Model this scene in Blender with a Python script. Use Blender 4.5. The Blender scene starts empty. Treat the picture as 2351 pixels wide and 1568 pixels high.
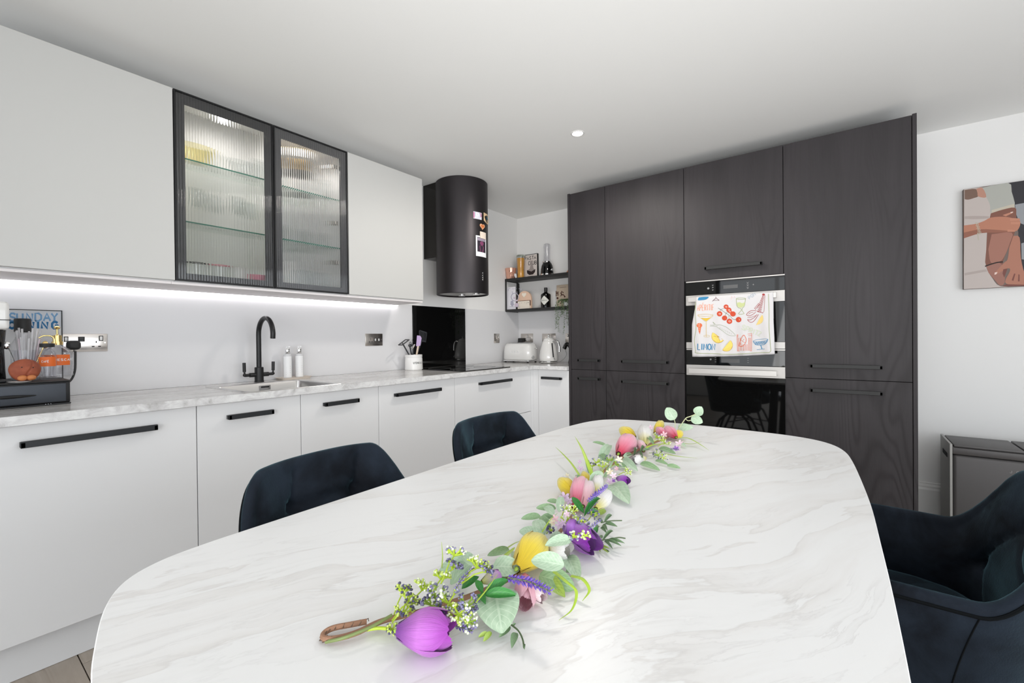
import bpy, bmesh, math, random
from mathutils import Vector, Matrix
import numpy as np
random.seed(7)
PI = math.pi
sc = bpy.context.scene
C = sc.collection

# ------------------------------------------------------------------ camera
CAM = Vector((2.8051, -3.8323, 1.1496)); YAW, PITCH, ROLL = 0.6475, -0.0062, -0.0099
F, CX, CY = 1019.99, 1173.95, 782.77
_fw = Vector((-math.sin(YAW)*math.cos(PITCH), math.cos(YAW)*math.cos(PITCH), math.sin(PITCH)))
_r = Vector((math.cos(YAW), math.sin(YAW), 0)); _u = _r.cross(_fw)
_c, _s = math.cos(ROLL), math.sin(ROLL)
R_, U_ = _c*_r + _s*_u, -_s*_r + _c*_u
cd = bpy.data.cameras.new('camera'); cam = bpy.data.objects.new('camera', cd); C.objects.link(cam)
cd.sensor_width = 36; cd.lens = F*36/2351; cd.clip_start = .02
cd.shift_x = (1175.5-CX)/2351; cd.shift_y = (CY-784)/2351
M = Matrix((R_, U_, -_fw)).transposed().to_4x4(); M.translation = CAM
cam.matrix_world = M; sc.camera = cam

# ------------------------------------------------------------------ world, light, exposure
w = bpy.data.worlds.new('world'); sc.world = w; w.use_nodes = True
w.node_tree.nodes['Background'].inputs[0].default_value = (.80, .90, 1, 1)
w.node_tree.nodes['Background'].inputs[1].default_value = 1.0
sc.view_settings.view_transform = 'Standard'; sc.view_settings.look = 'None'
sc.view_settings.gamma = 1; sc.view_settings.use_curve_mapping = False
sc.view_settings.exposure = 0.07
try:
    sc.cycles.use_denoising = True
    sc.cycles.max_bounces = 12; sc.cycles.transparent_max_bounces = 16; sc.cycles.transmission_bounces = 10
    sc.cycles.sample_clamp_indirect = 4
except Exception: pass
def area(name, loc, look, sx, sy, power, col=(1, 1, 1)):
    l = bpy.data.lights.new(name, 'AREA'); l.shape = 'RECTANGLE'; l.size = sx; l.size_y = sy
    l.energy = power; l.color = col
    o = bpy.data.objects.new(name, l); C.objects.link(o); o.location = loc
    o.rotation_euler = (Vector(look)-Vector(loc)).to_track_quat('-Z', 'Y').to_euler()
    return o
area('daylight_patio_doors', (2.8, -6.44, 1.15), (2.8, 0, 1.15), 3.8, 2.1, 36, (.97, .985, 1))
area('daylight_side_doors', (5.14, -3.0, 1.15), (0, -3.0, 1.15), 4.0, 2.1, 47, (.95, .975, 1))
bl = area('added_ceiling_fill', (3.0, -4.15, 1.15), (1.1, -.6, 2.42), 2.2, .9, 17.5, (1, .99, .975)); bl.data.spread = math.radians(95)  # unseen fill lamp, added to brighten the ceiling and the far corner

# ------------------------------------------------------------------ helpers
def at(px, py, ax, val):
    """a point on an axis-aligned plane"""
    d = _fw + (px-CX)/F*R_ - (py-CY)/F*U_
    i = 'xyz'.index(ax)
    return CAM + (val-CAM[i])/d[i]*d
def depth(P): return (Vector(P)-CAM).dot(_fw)
ORG = {}
def finish(bm, name, mats, ang=35, smooth=True):
    me = bpy.data.meshes.new(name)
    bmesh.ops.recalc_face_normals(bm, faces=bm.faces)
    bm.to_mesh(me); bm.free()
    for m in (mats if isinstance(mats, (list, tuple)) else [mats]): me.materials.append(m)
    if smooth:
        me.polygons.foreach_set('use_smooth', [True]*len(me.polygons))
        if ang: me.set_sharp_from_angle(angle=math.radians(ang))
    return me
def props(o, label=None, cat=None, group=None, kind=None):
    if label: o['label'] = label
    if cat: o['category'] = cat
    if group: o['group'] = group
    if kind: o['kind'] = kind
    return o
def obj(name, bm, mats, parent=None, label=None, cat=None, group=None, kind=None, ang=35, smooth=True):
    """link a bmesh as one object; vertices are given in world space"""
    if parent is not None:
        org = ORG[parent]
    else:
        bb = [v.co for v in bm.verts]
        org = Vector(((min(v.x for v in bb)+max(v.x for v in bb))/2, (min(v.y for v in bb)+max(v.y for v in bb))/2, min(v.z for v in bb)))
    if org.length: bmesh.ops.translate(bm, verts=bm.verts, vec=-org)
    me = finish(bm, name, mats, ang, smooth)
    o = bpy.data.objects.new(name, me); C.objects.link(o)
    if parent is not None: o.parent = parent
    else: o.location = org
    ORG[o] = org.copy()
    return props(o, label, cat, group, kind)
def thing(name, label, cat, loc=(0, 0, 0), group=None, kind=None):
    o = bpy.data.objects.new(name, None); C.objects.link(o); o.location = loc; o.empty_display_size = .05
    ORG[o] = Vector(loc)
    return props(o, label, cat, group, kind)
def inst(me, name, parent, mat4):
    """a piece that shares mesh data, placed by a world matrix under parent"""
    o = bpy.data.objects.new(name, me); C.objects.link(o)
    if parent is not None:
        o.parent = parent; m = Matrix.Translation(-ORG[parent]) @ mat4
    else: m = mat4
    o.matrix_basis = m; ORG[o] = Vector(mat4.translation)
    return o
def B(): return bmesh.new()
def box(bm, x0, x1, y0, y1, z0, z1, bev=0, seg=2, mi=0):
    g = bmesh.ops.create_cube(bm, size=1)
    for v in g['verts']:
        v.co = Vector((x0+(x1-x0)*(v.co.x+.5), y0+(y1-y0)*(v.co.y+.5), z0+(z1-z0)*(v.co.z+.5)))
    fs = set(f for v in g['verts'] for f in v.link_faces)
    for f in fs: f.material_index = mi
    if bev:
        es = list({e for v in g['verts'] for e in v.link_edges})
        bmesh.ops.bevel(bm, geom=es, offset=bev, segments=seg, affect='EDGES', profile=.5)
    return bm
def grid(bm, rows, closeu=False, closev=False, mi=0, uv=False):
    """rows of points -> quads"""
    V = [[bm.verts.new(p) for p in r] for r in rows]
    n, m = len(V), len(V[0])
    lay = bm.loops.layers.uv.verify() if uv else None
    for i in range(n if closeu else n-1):
        for j in range(m if closev else m-1):
            q = [V[i][j], V[(i+1) % n][j], V[(i+1) % n][(j+1) % m], V[i][(j+1) % m]]
            try: f = bm.faces.new(q)
            except ValueError: continue
            f.material_index = mi
            if uv:
                for l, (a, b) in zip(f.loops, ((i, j), (i+1, j), (i+1, j+1), (i, j+1))): l[lay].uv = (b/(m-1), a/(n-1))
    return V
def frame_of(d):
    d = Vector(d).normalized(); a = Vector((0, 0, 1)) if abs(d.z) < .9 else Vector((1, 0, 0))
    x = d.cross(a).normalized(); return x, d.cross(x).normalized()
def tube(bm, pts, r, n=10, cap=True, mi=0):
    pts = [Vector(p) for p in pts]; rs = r if isinstance(r, (list, tuple)) else [r]*len(pts)
    rows = []; x = None
    for i, p in enumerate(pts):
        d = (pts[min(i+1, len(pts)-1)]-pts[max(i-1, 0)]).normalized()
        if x is None: x, y = frame_of(d)
        else:
            x = (x - d*x.dot(d)).normalized(); y = d.cross(x)
        rows.append([p+(x*math.cos(2*PI*k/n)+y*math.sin(2*PI*k/n))*rs[i] for k in range(n)])
    V = grid(bm, rows, closev=True, mi=mi)
    if cap:
        for ring in (V[0], V[-1]):
            try: bm.faces.new(ring).material_index = mi
            except ValueError: pass
    return bm
def lathe(bm, prof, c=(0, 0, 0), n=32, axis=(0, 0, 1), mi=0, sx=1, sy=1):
    """prof: list of (r, h) from c along axis"""
    c = Vector(c); a = Vector(axis).normalized()
    if abs(a.z) > .99: x, y = Vector((1, 0, 0)), Vector((0, 1, 0))*(1 if a.z > 0 else -1)
    else: x, y = frame_of(a)
    rows = []
    for r, h in prof:
        rows.append([c+a*h+(x*math.cos(2*PI*k/n)*sx+y*math.sin(2*PI*k/n)*sy)*max(r, 1e-5) for k in range(n)])
    V = grid(bm, rows, closev=True, mi=mi)
    for ring, (r, h) in ((V[0], prof[0]), (V[-1], prof[-1])):
        if r > 2e-5:
            try: bm.faces.new(ring).material_index = mi
            except ValueError: pass
    bmesh.ops.remove_doubles(bm, verts=[v for ring in (V[0], V[-1]) for v in ring], dist=3e-5)
    return bm
def ball(bm, c, r, sub=2, s=(1, 1, 1), mi=0):
    g = bmesh.ops.create_icosphere(bm, subdivisions=sub, radius=1)
    for v in g['verts']: v.co = Vector((c[0]+v.co.x*r*s[0], c[1]+v.co.y*r*s[1], c[2]+v.co.z*r*s[2]))
    if mi:
        for f in {f for v in g['verts'] for f in v.link_faces}: f.material_index = mi
    return bm
def prism(bm, pts, d, mi=0):
    """extrude a 3-D polygon by vector d"""
    d = Vector(d); a = [bm.verts.new(Vector(p)) for p in pts]; b = [bm.verts.new(Vector(p)+d) for p in pts]
    n = len(a)
    bm.faces.new(a).material_index = mi; bm.faces.new(b[::-1]).material_index = mi
    for i in range(n): bm.faces.new((a[i], b[i], b[(i+1) % n], a[(i+1) % n])).material_index = mi
    return bm
def smooth(pts, n=8):
    """Catmull-Rom through points"""
    P = [Vector(p) for p in pts]; P = [2*P[0]-P[1]]+P+[2*P[-1]-P[-2]]; out = []
    for i in range(1, len(P)-2):
        for k in range(n):
            t = k/n; a, b, c, d = P[i-1], P[i], P[i+1], P[i+2]
            out.append(.5*((2*b)+(c-a)*t+(2*a-5*b+4*c-d)*t*t+(3*b-a-3*c+d)*t**3))
    return out+[P[-2]]

# ------------------------------------------------------------------ materials
def mat(name, col=(.8, .8, .8), rough=.5, metal=0, **k):
    m = bpy.data.materials.new(name); m.use_nodes = True
    b = m.node_tree.nodes['Principled BSDF']
    b.inputs['Base Color'].default_value = (*col, 1); b.inputs['Roughness'].default_value = rough
    b.inputs['Metallic'].default_value = metal
    for n, v in k.items():
        b.inputs[n.replace('_', ' ')].default_value = v
    return m
class N:
    def __init__(s, m): s.m = m; s.t = m.node_tree; s.b = s.t.nodes['Principled BSDF']
    def n(s, typ, **k):
        o = s.t.nodes.new(typ)
        for a, v in k.items():
            if a.startswith('_'): setattr(o, a[1:], v)
            else: o.inputs[int(a[1:]) if a[0] == 'i' and a[1:].isdigit() else a.replace('_', ' ')].default_value = v
        return o
    def l(s, a, b): s.t.links.new(a, b)
    def coord(s, scale=(1, 1, 1), rot=(0, 0, 0), out='Object'):
        c = s.n('ShaderNodeTexCoord'); mp = s.n('ShaderNodeMapping')
        mp.inputs['Scale'].default_value = scale; mp.inputs['Rotation'].default_value = rot
        s.l(c.outputs[out], mp.inputs[0]); return mp.outputs[0]
    def noise(s, vec, scale, detail=4, rough=.5, dist=0):
        o = s.n('ShaderNodeTexNoise', Scale=scale, Detail=detail, Roughness=rough, Distortion=dist); s.l(vec, o.inputs[0]); return o.outputs[0]
    def ramp(s, fac, stops):
        r = s.n('ShaderNodeValToRGB'); e = r.color_ramp.elements
        while len(e) < len(stops): e.new(.5)
        for el, (p, c) in zip(e, stops):
            el.position = p; el.color = (*c, 1) if len(c) == 3 else c
        s.l(fac, r.inputs[0]); return r.outputs[0]
    def mix(s, fac, a, b, mode='MIX'):
        x = s.n('ShaderNodeMix', _data_type='RGBA', _blend_type=mode)
        for sock, v in ((x.inputs[0], fac), (x.inputs[6], a), (x.inputs[7], b)):
            if hasattr(v, 'links') or hasattr(v, 'is_linked'): s.l(v, sock)
            elif isinstance(v, (int, float)): sock.default_value = v
            else: sock.default_value = (*v, 1)
        return x.outputs[2]
    def math(s, op, a, b=0.0):
        x = s.n('ShaderNodeMath', _operation=op)
        for sock, v in ((x.inputs[0], a), (x.inputs[1], b)):
            if isinstance(v, (int, float)): sock.default_value = v
            else: s.l(v, sock)
        return x.outputs[0]
    def bump(s, h, dist=.001, strength=.5):
        b = s.n('ShaderNodeBump', Distance=dist, Strength=strength); s.l(h, b.inputs['Height']); s.l(b.outputs[0], s.b.inputs['Normal'])
def g3(v): return (v, v, v)
m_wall = mat('wall_paint', (.86, .85, .835), .7)
m_ceil = mat('ceiling_paint', (.88, .88, .865), .8)
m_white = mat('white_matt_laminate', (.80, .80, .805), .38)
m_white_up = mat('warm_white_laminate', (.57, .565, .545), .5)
m_white2 = mat('white_carcass', (.80, .79, .78), .5)
m_splash = mat('pale_splash_panel', (.74, .735, .745), .32)
m_pink = mat('underside_panel', (.76, .72, .72), .5)
m_skirt = mat('skirting_gloss', (.82, .81, .79), .35)
m_blk = mat('black_metal', (.012, .012, .013), .38, .3)
m_blk_matt = mat('black_matt', (.018, .018, .018), .55)
m_blk_gloss = mat('black_gloss_glass', (.004, .004, .004), .03, 0, IOR=1.5)
m_handle = mat('handle_black', (.03, .032, .035), .42, .4)
m_gap = mat('dark_gap', (.02, .02, .02), .8)
m_steel = mat('brushed_steel', (.62, .61, .60), .28, 1)
m_steel_l = mat('steel_trim_light', (.60, .575, .55), .38, .6)
m_bandm = mat('oven_band_steel', (.50, .48, .46), .4, .6)
m_chrome = mat('chrome', (.85, .85, .85), .08, 1)
m_nickel = mat('nickel_plate', (.62, .58, .54), .22, 1)
m_brass = mat('brass', (.85, .62, .25), .2, 1)
m_glassy = mat('clear_glass', (1, 1, 1), .02, 0, Transmission_Weight=1, IOR=1.45)
def thin(name, tint, rough=.03, keep=.93, edge=.5):
    m = bpy.data.materials.new(name); m.use_nodes = True; t = m.node_tree; t.nodes.clear()
    o = t.nodes.new('ShaderNodeOutputMaterial'); mx = t.nodes.new('ShaderNodeMixShader'); tr = t.nodes.new('ShaderNodeBsdfTransparent'); gl = t.nodes.new('ShaderNodeBsdfGlossy'); lw = t.nodes.new('ShaderNodeLayerWeight')
    pw = t.nodes.new('ShaderNodeMath'); pw.operation = 'POWER'; pw.inputs[1].default_value = 3.0; ad = t.nodes.new('ShaderNodeMath'); ad.operation = 'MULTIPLY_ADD'; ad.inputs[1].default_value = edge; ad.inputs[2].default_value = .035
    tr.inputs[0].default_value = (*[c*keep for c in tint], 1); gl.inputs['Roughness'].default_value = rough
    t.links.new(lw.outputs['Facing'], pw.inputs[0]); t.links.new(pw.outputs[0], ad.inputs[0]); t.links.new(ad.outputs[0], mx.inputs[0]); t.links.new(tr.outputs[0], mx.inputs[1]); t.links.new(gl.outputs[0], mx.inputs[2]); t.links.new(mx.outputs[0], o.inputs[0]); return m
m_plastic = thin('clear_plastic', (.99, .99, 1), .1, .965, .7)
m_glassw = thin('clear_tumbler_glass', (.99, 1, 1), .05, .96, .7)
m_shelf = thin('shelf_glass', (.97, 1, .985), keep=.97)
m_shelf_e = mat('shelf_glass_edge', (.02, .22, .15), .15)
m_whitep = mat('white_gloss_enamel', (.83, .82, .80), .12, 0, Coat_Weight=.5)
m_whitem = mat('white_ceramic', (.84, .83, .81), .25)
m_paper = mat('paper_white', (.80, .80, .80), .7)
m_ink = mat('ink_black', (.012, .012, .012), .6)
m_beige = mat('beige_wood', (.72, .58, .45), .55)
m_cream = mat('cream_stone', (.74, .66, .58), .5)

def wood_dark():
    m = mat('stained_black_oak', (.03, .027, .027), .42, 0, Specular_IOR_Level=.38); n = N(m)
    v = n.coord((1, 1, .07)); a = n.noise(v, 7, 3, .6, .6)
    nv = n.noise(n.coord((1, 1, .16)), 4.2, 1.5, .4, .3)
    ring = n.math('MULTIPLY', n.math('ADD', n.math('SINE', n.math('MULTIPLY', nv, 150)), 1.0), .5)
    ring = n.math('POWER', ring, 2.5)
    msk = n.ramp(n.noise(n.coord((1, 1, .25)), 2.6, 2), [(.42, g3(0)), (.6, g3(1))])
    ring = n.math('MULTIPLY', ring, msk)
    f = n.noise(n.coord((1, 1, .02)), 260, 4, .6)
    col = n.ramp(a, [(.3, (.021, .018, .0195)), (.7, (.034, .029, .032))])
    col = n.mix(n.math('MULTIPLY', f, .40), col, (.052, .046, .049))
    col = n.mix(n.math('MULTIPLY', ring, .5), col, (.010, .007, .008))
    n.l(col, n.b.inputs['Base Color'])
    h = n.math('SUBTRACT', f, n.math('MULTIPLY', ring, .9))
    n.bump(h, .0012, .35)
    r = n.noise(n.coord((1, 1, .6)), 3, 3); rr = n.n('ShaderNodeMapRange'); n.l(r, rr.inputs[0]); rr.inputs[3].default_value = .48; rr.inputs[4].default_value = .62
    n.l(rr.outputs[0], n.b.inputs['Roughness'])
    return m
m_wood = wood_dark()
def marble_table():
    m = mat('white_marble_ceramic', (.9, .9, .9), .36); n = N(m)
    base = n.coord((1, 1, 1), (0, 0, math.radians(-60)))
    warp = n.n('ShaderNodeTexNoise', Scale=2.2, Detail=3.0, Roughness=.5); n.l(base, warp.inputs[0])
    sub = n.n('ShaderNodeVectorMath', _operation='SUBTRACT'); n.l(warp.outputs[1], sub.inputs[0]); sub.inputs[1].default_value = (.5, .5, .5)
    scl = n.n('ShaderNodeVectorMath', _operation='MULTIPLY'); n.l(sub.outputs[0], scl.inputs[0]); scl.inputs[1].default_value = (.45, .22, 0)
    add = n.n('ShaderNodeVectorMath', _operation='ADD'); n.l(base, add.inputs[0]); n.l(scl.outputs[0], add.inputs[1])
    mp = n.n('ShaderNodeMapping'); mp.inputs['Scale'].default_value = (.85, 5.6, 1); n.l(add.outputs[0], mp.inputs[0]); v = mp.outputs[0]
    wh = (.87, .87, .87)
    band = n.noise(v, 1.05, 7, .58)
    col = n.ramp(band, [(.0, (.79, .775, .765)), (.30, (.84, .832, .825)), (.37, wh), (.49, wh), (.4975, (.75, .735, .725)), (.507, (.82, .81, .80)), (.54, (.845, .837, .832)), (.60, wh), (1, wh)])
    n2 = n.noise(v, 2.6, 8, .62, .2)
    fine = n.ramp(n2, [(.40, g3(0)), (.485, g3(0)), (.494, g3(1)), (.502, g3(.35)), (.56, g3(0))])
    msk = n.ramp(n.noise(base, 2.2, 3), [(.44, g3(.05)), (.6, g3(1))])
    col = n.mix(n.math('MULTIPLY', n.math('MULTIPLY', fine, msk), .36), col, (.54, .52, .515))
    n3 = n.noise(v, 6.5, 6, .6)
    fine2 = n.ramp(n3, [(.57, g3(0)), (.68, g3(1))])
    msk2 = n.ramp(n.noise(base, 3.4, 4), [(.52, g3(0)), (.66, g3(1))])
    col = n.mix(n.math('MULTIPLY', n.math('MULTIPLY', fine2, msk2), .30), col, (.62, .61, .605))
    n.l(col, n.b.inputs['Base Color']); return m
m_table = marble_table()
def worktop_mat():
    m = mat('grey_marble_laminate', (.6, .6, .6), .16); n = N(m)
    base = n.coord((1, 1, 1)); wv = n.noise(base, 3, 3)
    mp = n.coord((9, 1.5, 9)); a = n.noise(mp, 1.6, 8, .68, .9)
    col = n.ramp(a, [(.28, (.36, .34, .32)), (.42, (.50, .48, .46)), (.54, (.64, .63, .61)), (.75, (.72, .71, .70))])
    r = n.noise(n.coord((6, 2.2, 8)), 3.2, 9, .7, .6); e = n.math('ABSOLUTE', n.math('SUBTRACT', r, .5))
    ln = n.ramp(e, [(0, g3(1)), (.03, g3(0))])
    col = n.mix(n.math('MULTIPLY', ln, .55), col, (.30, .28, .27))
    n.l(col, n.b.inputs['Base Color']); return m
m_worktop = worktop_mat()
def edge_mat():
    m = mat('grey_marble_edge', (.7, .7, .7), .22); n = N(m)
    a = n.noise(n.coord((1, 1, 1.4)), 14, 7, .7, .7)
    col = n.ramp(a, [(.3, (.42, .41, .40)), (.46, (.66, .65, .65)), (.6, (.80, .80, .79))])
    n.l(col, n.b.inputs['Base Color']); return m
m_edge = edge_mat()
def floor_mat():
    m = mat('greige_oak_plank', (.3, .25, .2), .4); n = N(m)
    oi = n.n('ShaderNodeObjectInfo')
    va = n.n('ShaderNodeVectorMath', _operation='ADD'); n.l(n.coord((.9, 9, 1)), va.inputs[0])
    cmb = n.n('ShaderNodeCombineXYZ'); n.l(n.math('MULTIPLY', oi.outputs['Random'], 40), cmb.inputs[0]); n.l(n.math('MULTIPLY', oi.outputs['Random'], 23), cmb.inputs[1]); n.l(cmb.outputs[0], va.inputs[1])
    a = n.noise(va.outputs[0], 2.6, 8, .65, 1.2)
    col = n.ramp(a, [(.25, (.26, .215, .175)), (.45, (.42, .36, .30)), (.6, (.47, .41, .35)), (.8, (.56, .50, .43))])
    col = n.mix(n.math('MULTIPLY', oi.outputs['Random'], .25), col, (.22, .17, .13))
    n.l(col, n.b.inputs['Base Color']); n.bump(a, .001, .4); return m
m_floor = floor_mat()
def velvet():
    m = mat('navy_velvet', (.008, .011, .017), .75, 0, Sheen_Weight=.75, Sheen_Roughness=.38, Sheen_Tint=(.16, .33, .39, 1), Specular_IOR_Level=.15)
    n = N(m); a = n.noise(n.coord(), 7, 4, .6, .5); b = n.noise(n.coord(), 260, 3, .6)
    col = n.ramp(a, [(.35, (.003, .0045, .008)), (.65, (.013, .019, .030))])
    n.l(col, n.b.inputs['Base Color'])
    sh = n.n('ShaderNodeMapRange'); n.l(a, sh.inputs[0]); sh.inputs[1].default_value = .3; sh.inputs[2].default_value = .7; sh.inputs[3].default_value = .25; sh.inputs[4].default_value = 1.0
    n.l(sh.outputs[0], n.b.inputs['Sheen Weight'])
    n.bump(b, .0012, .5); return m
m_velvet = velvet()
m_piping = mat('dark_piping', (.004, .005, .006), .9, 0, Specular_IOR_Level=.1)
def emis(name, col, s):
    m = mat(name, (1, 1, 1)); m.node_tree.nodes['Principled BSDF'].inputs['Emission Color'].default_value = (*col, 1)
    m.node_tree.nodes['Principled BSDF'].inputs['Emission Strength'].default_value = s; return m
m_led = emis('led_diffuser', (1, .97, 1), 7.5)
m_lamp = emis('lamp_lens', (1, .96, .9), 30)
m_puck = emis('puck_lens', (1, .98, .94), 12)
def ribbed():
    m = mat('reeded_glass', (1, 1, 1), .015, 0, Transmission_Weight=1, IOR=1.42); return m
m_reed = ribbed()
FLAT = {}
def flat(r, g, b, rough=.7):
    k = (r, g, b)
    if k not in FLAT: FLAT[k] = mat('print_colour', [((c/255+.055)/1.055)**2.4 if c > 10 else c/3295 for c in k], rough)
    return FLAT[k]
def hexc(r, g, b): return tuple(((c/255+.055)/1.055)**2.4 for c in (r, g, b))

# ------------------------------------------------------------------ flat lettering and drawing
GL = {'A': [[(0, 0), (.5, 1), (1, 0)], [(.22, .38), (.78, .38)]],
 'B': [[(0, 0), (0, 1), (.6, 1), (.82, .86), (.82, .66), (.6, .54), (0, .54)], [(.6, .54), (.9, .4), (.9, .14), (.65, 0), (0, 0)]],
 'C': [[(.9, .82), (.65, 1), (.3, 1), (.05, .75), (.05, .25), (.3, 0), (.65, 0), (.9, .18)]],
 'D': [[(0, 0), (0, 1), (.5, 1), (.88, .75), (.88, .25), (.5, 0), (0, 0)]],
 'E': [[(.8, 1), (0, 1), (0, 0), (.8, 0)], [(0, .52), (.65, .52)]],
 'F': [[(.8, 1), (0, 1), (0, 0)], [(0, .52), (.65, .52)]],
 'G': [[(.88, .84), (.6, 1), (.3, 1), (.04, .74), (.04, .26), (.3, 0), (.65, 0), (.9, .2), (.9, .45), (.5, .45)]],
 'H': [[(0, 0), (0, 1)], [(.85, 0), (.85, 1)], [(0, .5), (.85, .5)]],
 'I': [[(.22, 0), (.22, 1)]], 'J': [[(.6, 1), (.6, .2), (.4, 0), (.15, 0), (0, .2)]],
 'K': [[(0, 0), (0, 1)], [(.8, 1), (0, .45), (.85, 0)]],
 'L': [[(0, 1), (0, 0), (.75, 0)]], 'M': [[(0, 0), (.08, 1), (.5, .3), (.92, 1), (1, 0)]],
 'N': [[(0, 0), (0, 1), (.85, 0), (.85, 1)]],
 'O': [[(.5, 1), (.14, .85), (0, .5), (.14, .15), (.5, 0), (.86, .15), (1, .5), (.86, .85), (.5, 1)]],
 'P': [[(0, 0), (0, 1), (.6, 1), (.86, .85), (.86, .62), (.6, .46), (0, .46)]],
 'R': [[(0, 0), (0, 1), (.6, 1), (.84, .85), (.84, .64), (.6, .5), (0, .5)], [(.45, .5), (.88, 0)]],
 'S': [[(.85, .85), (.6, 1), (.25, 1), (.05, .8), (.15, .58), (.75, .42), (.88, .2), (.65, 0), (.25, 0), (0, .15)]],
 'T': [[(0, 1), (.9, 1)], [(.45, 1), (.45, 0)]],
 'U': [[(0, 1), (0, .25), (.25, 0), (.6, 0), (.85, .25), (.85, 1)]],
 'V': [[(0, 1), (.45, 0), (.9, 1)]], 'W': [[(0, 1), (.25, 0), (.5, .7), (.75, 0), (1, 1)]],
 'Y': [[(0, 1), (.45, .5), (.9, 1)], [(.45, .5), (.45, 0)]], 'Z': [[(0, 1), (.8, 1), (0, 0), (.8, 0)]],
 "'": [[(.2, 1), (.15, .75)]], 'É': [[(.8, 1), (0, 1), (0, 0), (.8, 0)], [(0, .52), (.65, .52)], [(.3, 1.15), (.6, 1.35)]]}
class Sheet:
    """collects flat ink shapes by colour; put() maps sheet (u, v) to space"""
    def __init__(s, put): s.put = put; s.k = 0
    def begin(s): s.bm = B(); return s
    def poly(s, pts):
        s.k += 1
        vs = [s.bm.verts.new(s.put(u, v, s.k)) for u, v in pts]
        try: s.bm.faces.new(vs)
        except ValueError: pass
        return s
    def line(s, pts, w, closed=False):
        s.k += 1
        pts = [Vector(p) for p in pts]
        if closed: pts = pts+[pts[0]]
        L = []; n = len(pts)
        for i, p in enumerate(pts):
            d = pts[min(i+1, n-1)]-pts[max(i-1, 0)]
            if closed and i in (0, n-1): d = pts[1]-pts[-2]
            if d.length < 1e-9: d = Vector((1, 0))
            d.normalize(); nn = Vector((-d.y, d.x))*w/2
            L.append((p+nn, p-nn))
        vs = [(s.bm.verts.new(s.put(a.x, a.y, s.k)), s.bm.verts.new(s.put(b.x, b.y, s.k))) for a, b in L]
        for i in range(n-1):
            try: s.bm.faces.new((vs[i][0], vs[i][1], vs[i+1][1], vs[i+1][0]))
            except ValueError: pass
        return s
    def oval(s, c, rx, ry, rot=0, n=20, w=None, a0=0, a1=360):
        pts = []
        full = abs(a1-a0) >= 360
        for k in range(n+(0 if full else 1)):
            a = math.radians(a0+(a1-a0)*k/n); x, y = rx*math.cos(a), ry*math.sin(a)
            pts.append((c[0]+x*math.cos(rot)-y*math.sin(rot), c[1]+x*math.sin(rot)+y*math.cos(rot)))
        return s.poly(pts) if w is None else s.line(pts, w, closed=full)
    def text(s, st, o, h, wd, gap, w, rot=0, down=True):
        x = 0
        for ch in st:
            adv = wd*(.45 if ch in "I'" else .8 if ch in 'LEFT' else 1)
            for pl in GL.get(ch, []):
                q = []
                for (a, b) in pl:
                    u, v = x+a*wd, b*h
                    if down: v = -v
                    q.append((o[0]+u*math.cos(rot)-v*math.sin(rot), o[1]+u*math.sin(rot)+v*math.cos(rot)))
                s.line(q, w)
            x += adv+gap
        return s
    def end(s, name, m, parent, **k):
        return obj(name, s.bm, m, parent, smooth=False, **k)

# ------------------------------------------------------------------ room shell
H = 2.4202
RX, RY = 5.2, -6.5
def struct(name, bm, m, **k): return obj(name, bm, m, kind='structure', smooth=False, **k)
struct('wall_left', box(B(), -.12, 0, RY-.1, .12, 0, H), m_wall)
struct('wall_back', box(B(), 0, RX, 0, .12, 0, H), m_wall)
bm = B()
box(bm, RX, RX+.12, RY, -5.05, 0, H); box(bm, RX, RX+.12, -.95, .12, 0, H); box(bm, RX, RX+.12, -5.05, -.95, 2.25, H)
struct('wall_right', bm, m_wall)
bm = B()
box(bm, 0, .8, RY-.1, RY, 0, H); box(bm, 4.8, RX+.12, RY-.1, RY, 0, H); box(bm, .8, 4.8, RY-.1, RY, 2.25, H)
struct('wall_front', bm, m_wall)
struct('ceiling', box(B(), -.12, RX+.12, RY-.1, .12, H, H+.1), m_ceil)
# window frames behind the viewer
bm = B()
for x in (.8, 1.78, 2.77, 3.75, 4.74): box(bm, x, x+.06, RY-.08, RY-.02, 0, 2.25)
box(bm, .8, 4.8, RY-.08, RY-.02, 2.19, 2.25); box(bm, .8, 4.8, RY-.08, RY-.02, 0, .06)
struct('door_1', bm, m_blk_matt)
bm = B()
for y in (-5.05, -4.04, -3.03, -2.02, -1.01): box(bm, RX+.03, RX+.09, y, y+.06, 0, 2.25)
box(bm, RX+.03, RX+.09, -5.05, -.95, 0, .06); box(bm, RX+.03, RX+.09, -5.05, -.95, 2.19, 2.25)
struct('door_2', bm, m_blk_matt)
fl = struct('floor', box(B(), -.12, RX+.12, RY-.1, .12, -.1, -.008), m_gap)
# planks run from the left wall to the right, each one its own board
plw, pll = .192, 1.29
pm = finish(box(B(), 0, pll-.003, 0, plw-.003, -.008, 0, .0012, 1), 'plank', m_floor)
y = -3.502; j = 0
ys = [(-3.502+plw*k) for k in range(-16, 19)]
for j, y in enumerate(ys):
    if y+plw > .0 or y < RY: continue
    x = -((j*.47) % 1)*pll
    while x < RX:
        if x+pll > .3:
            inst(pm, 'plank', fl, Matrix.Translation((x, y, 0)))
        x += pll
# skirting
bm = B()
prof = [(0, 0), (-.018, 0), (-.018, .165), (-.014, .178), (-.014, .188), (-.008, .200), (-.008, .207), (0, .212)]
prism(bm, [(3.11, y, z) for y, z in prof], (RX-3.11, 0, 0))
struct('baseboard_back', bm, m_skirt)
bm = B()
prism(bm, [(RX+y, -.02, z) for y, z in prof], (0, -.92, 0))
struct('baseboard_right', bm, m_skirt)
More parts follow.
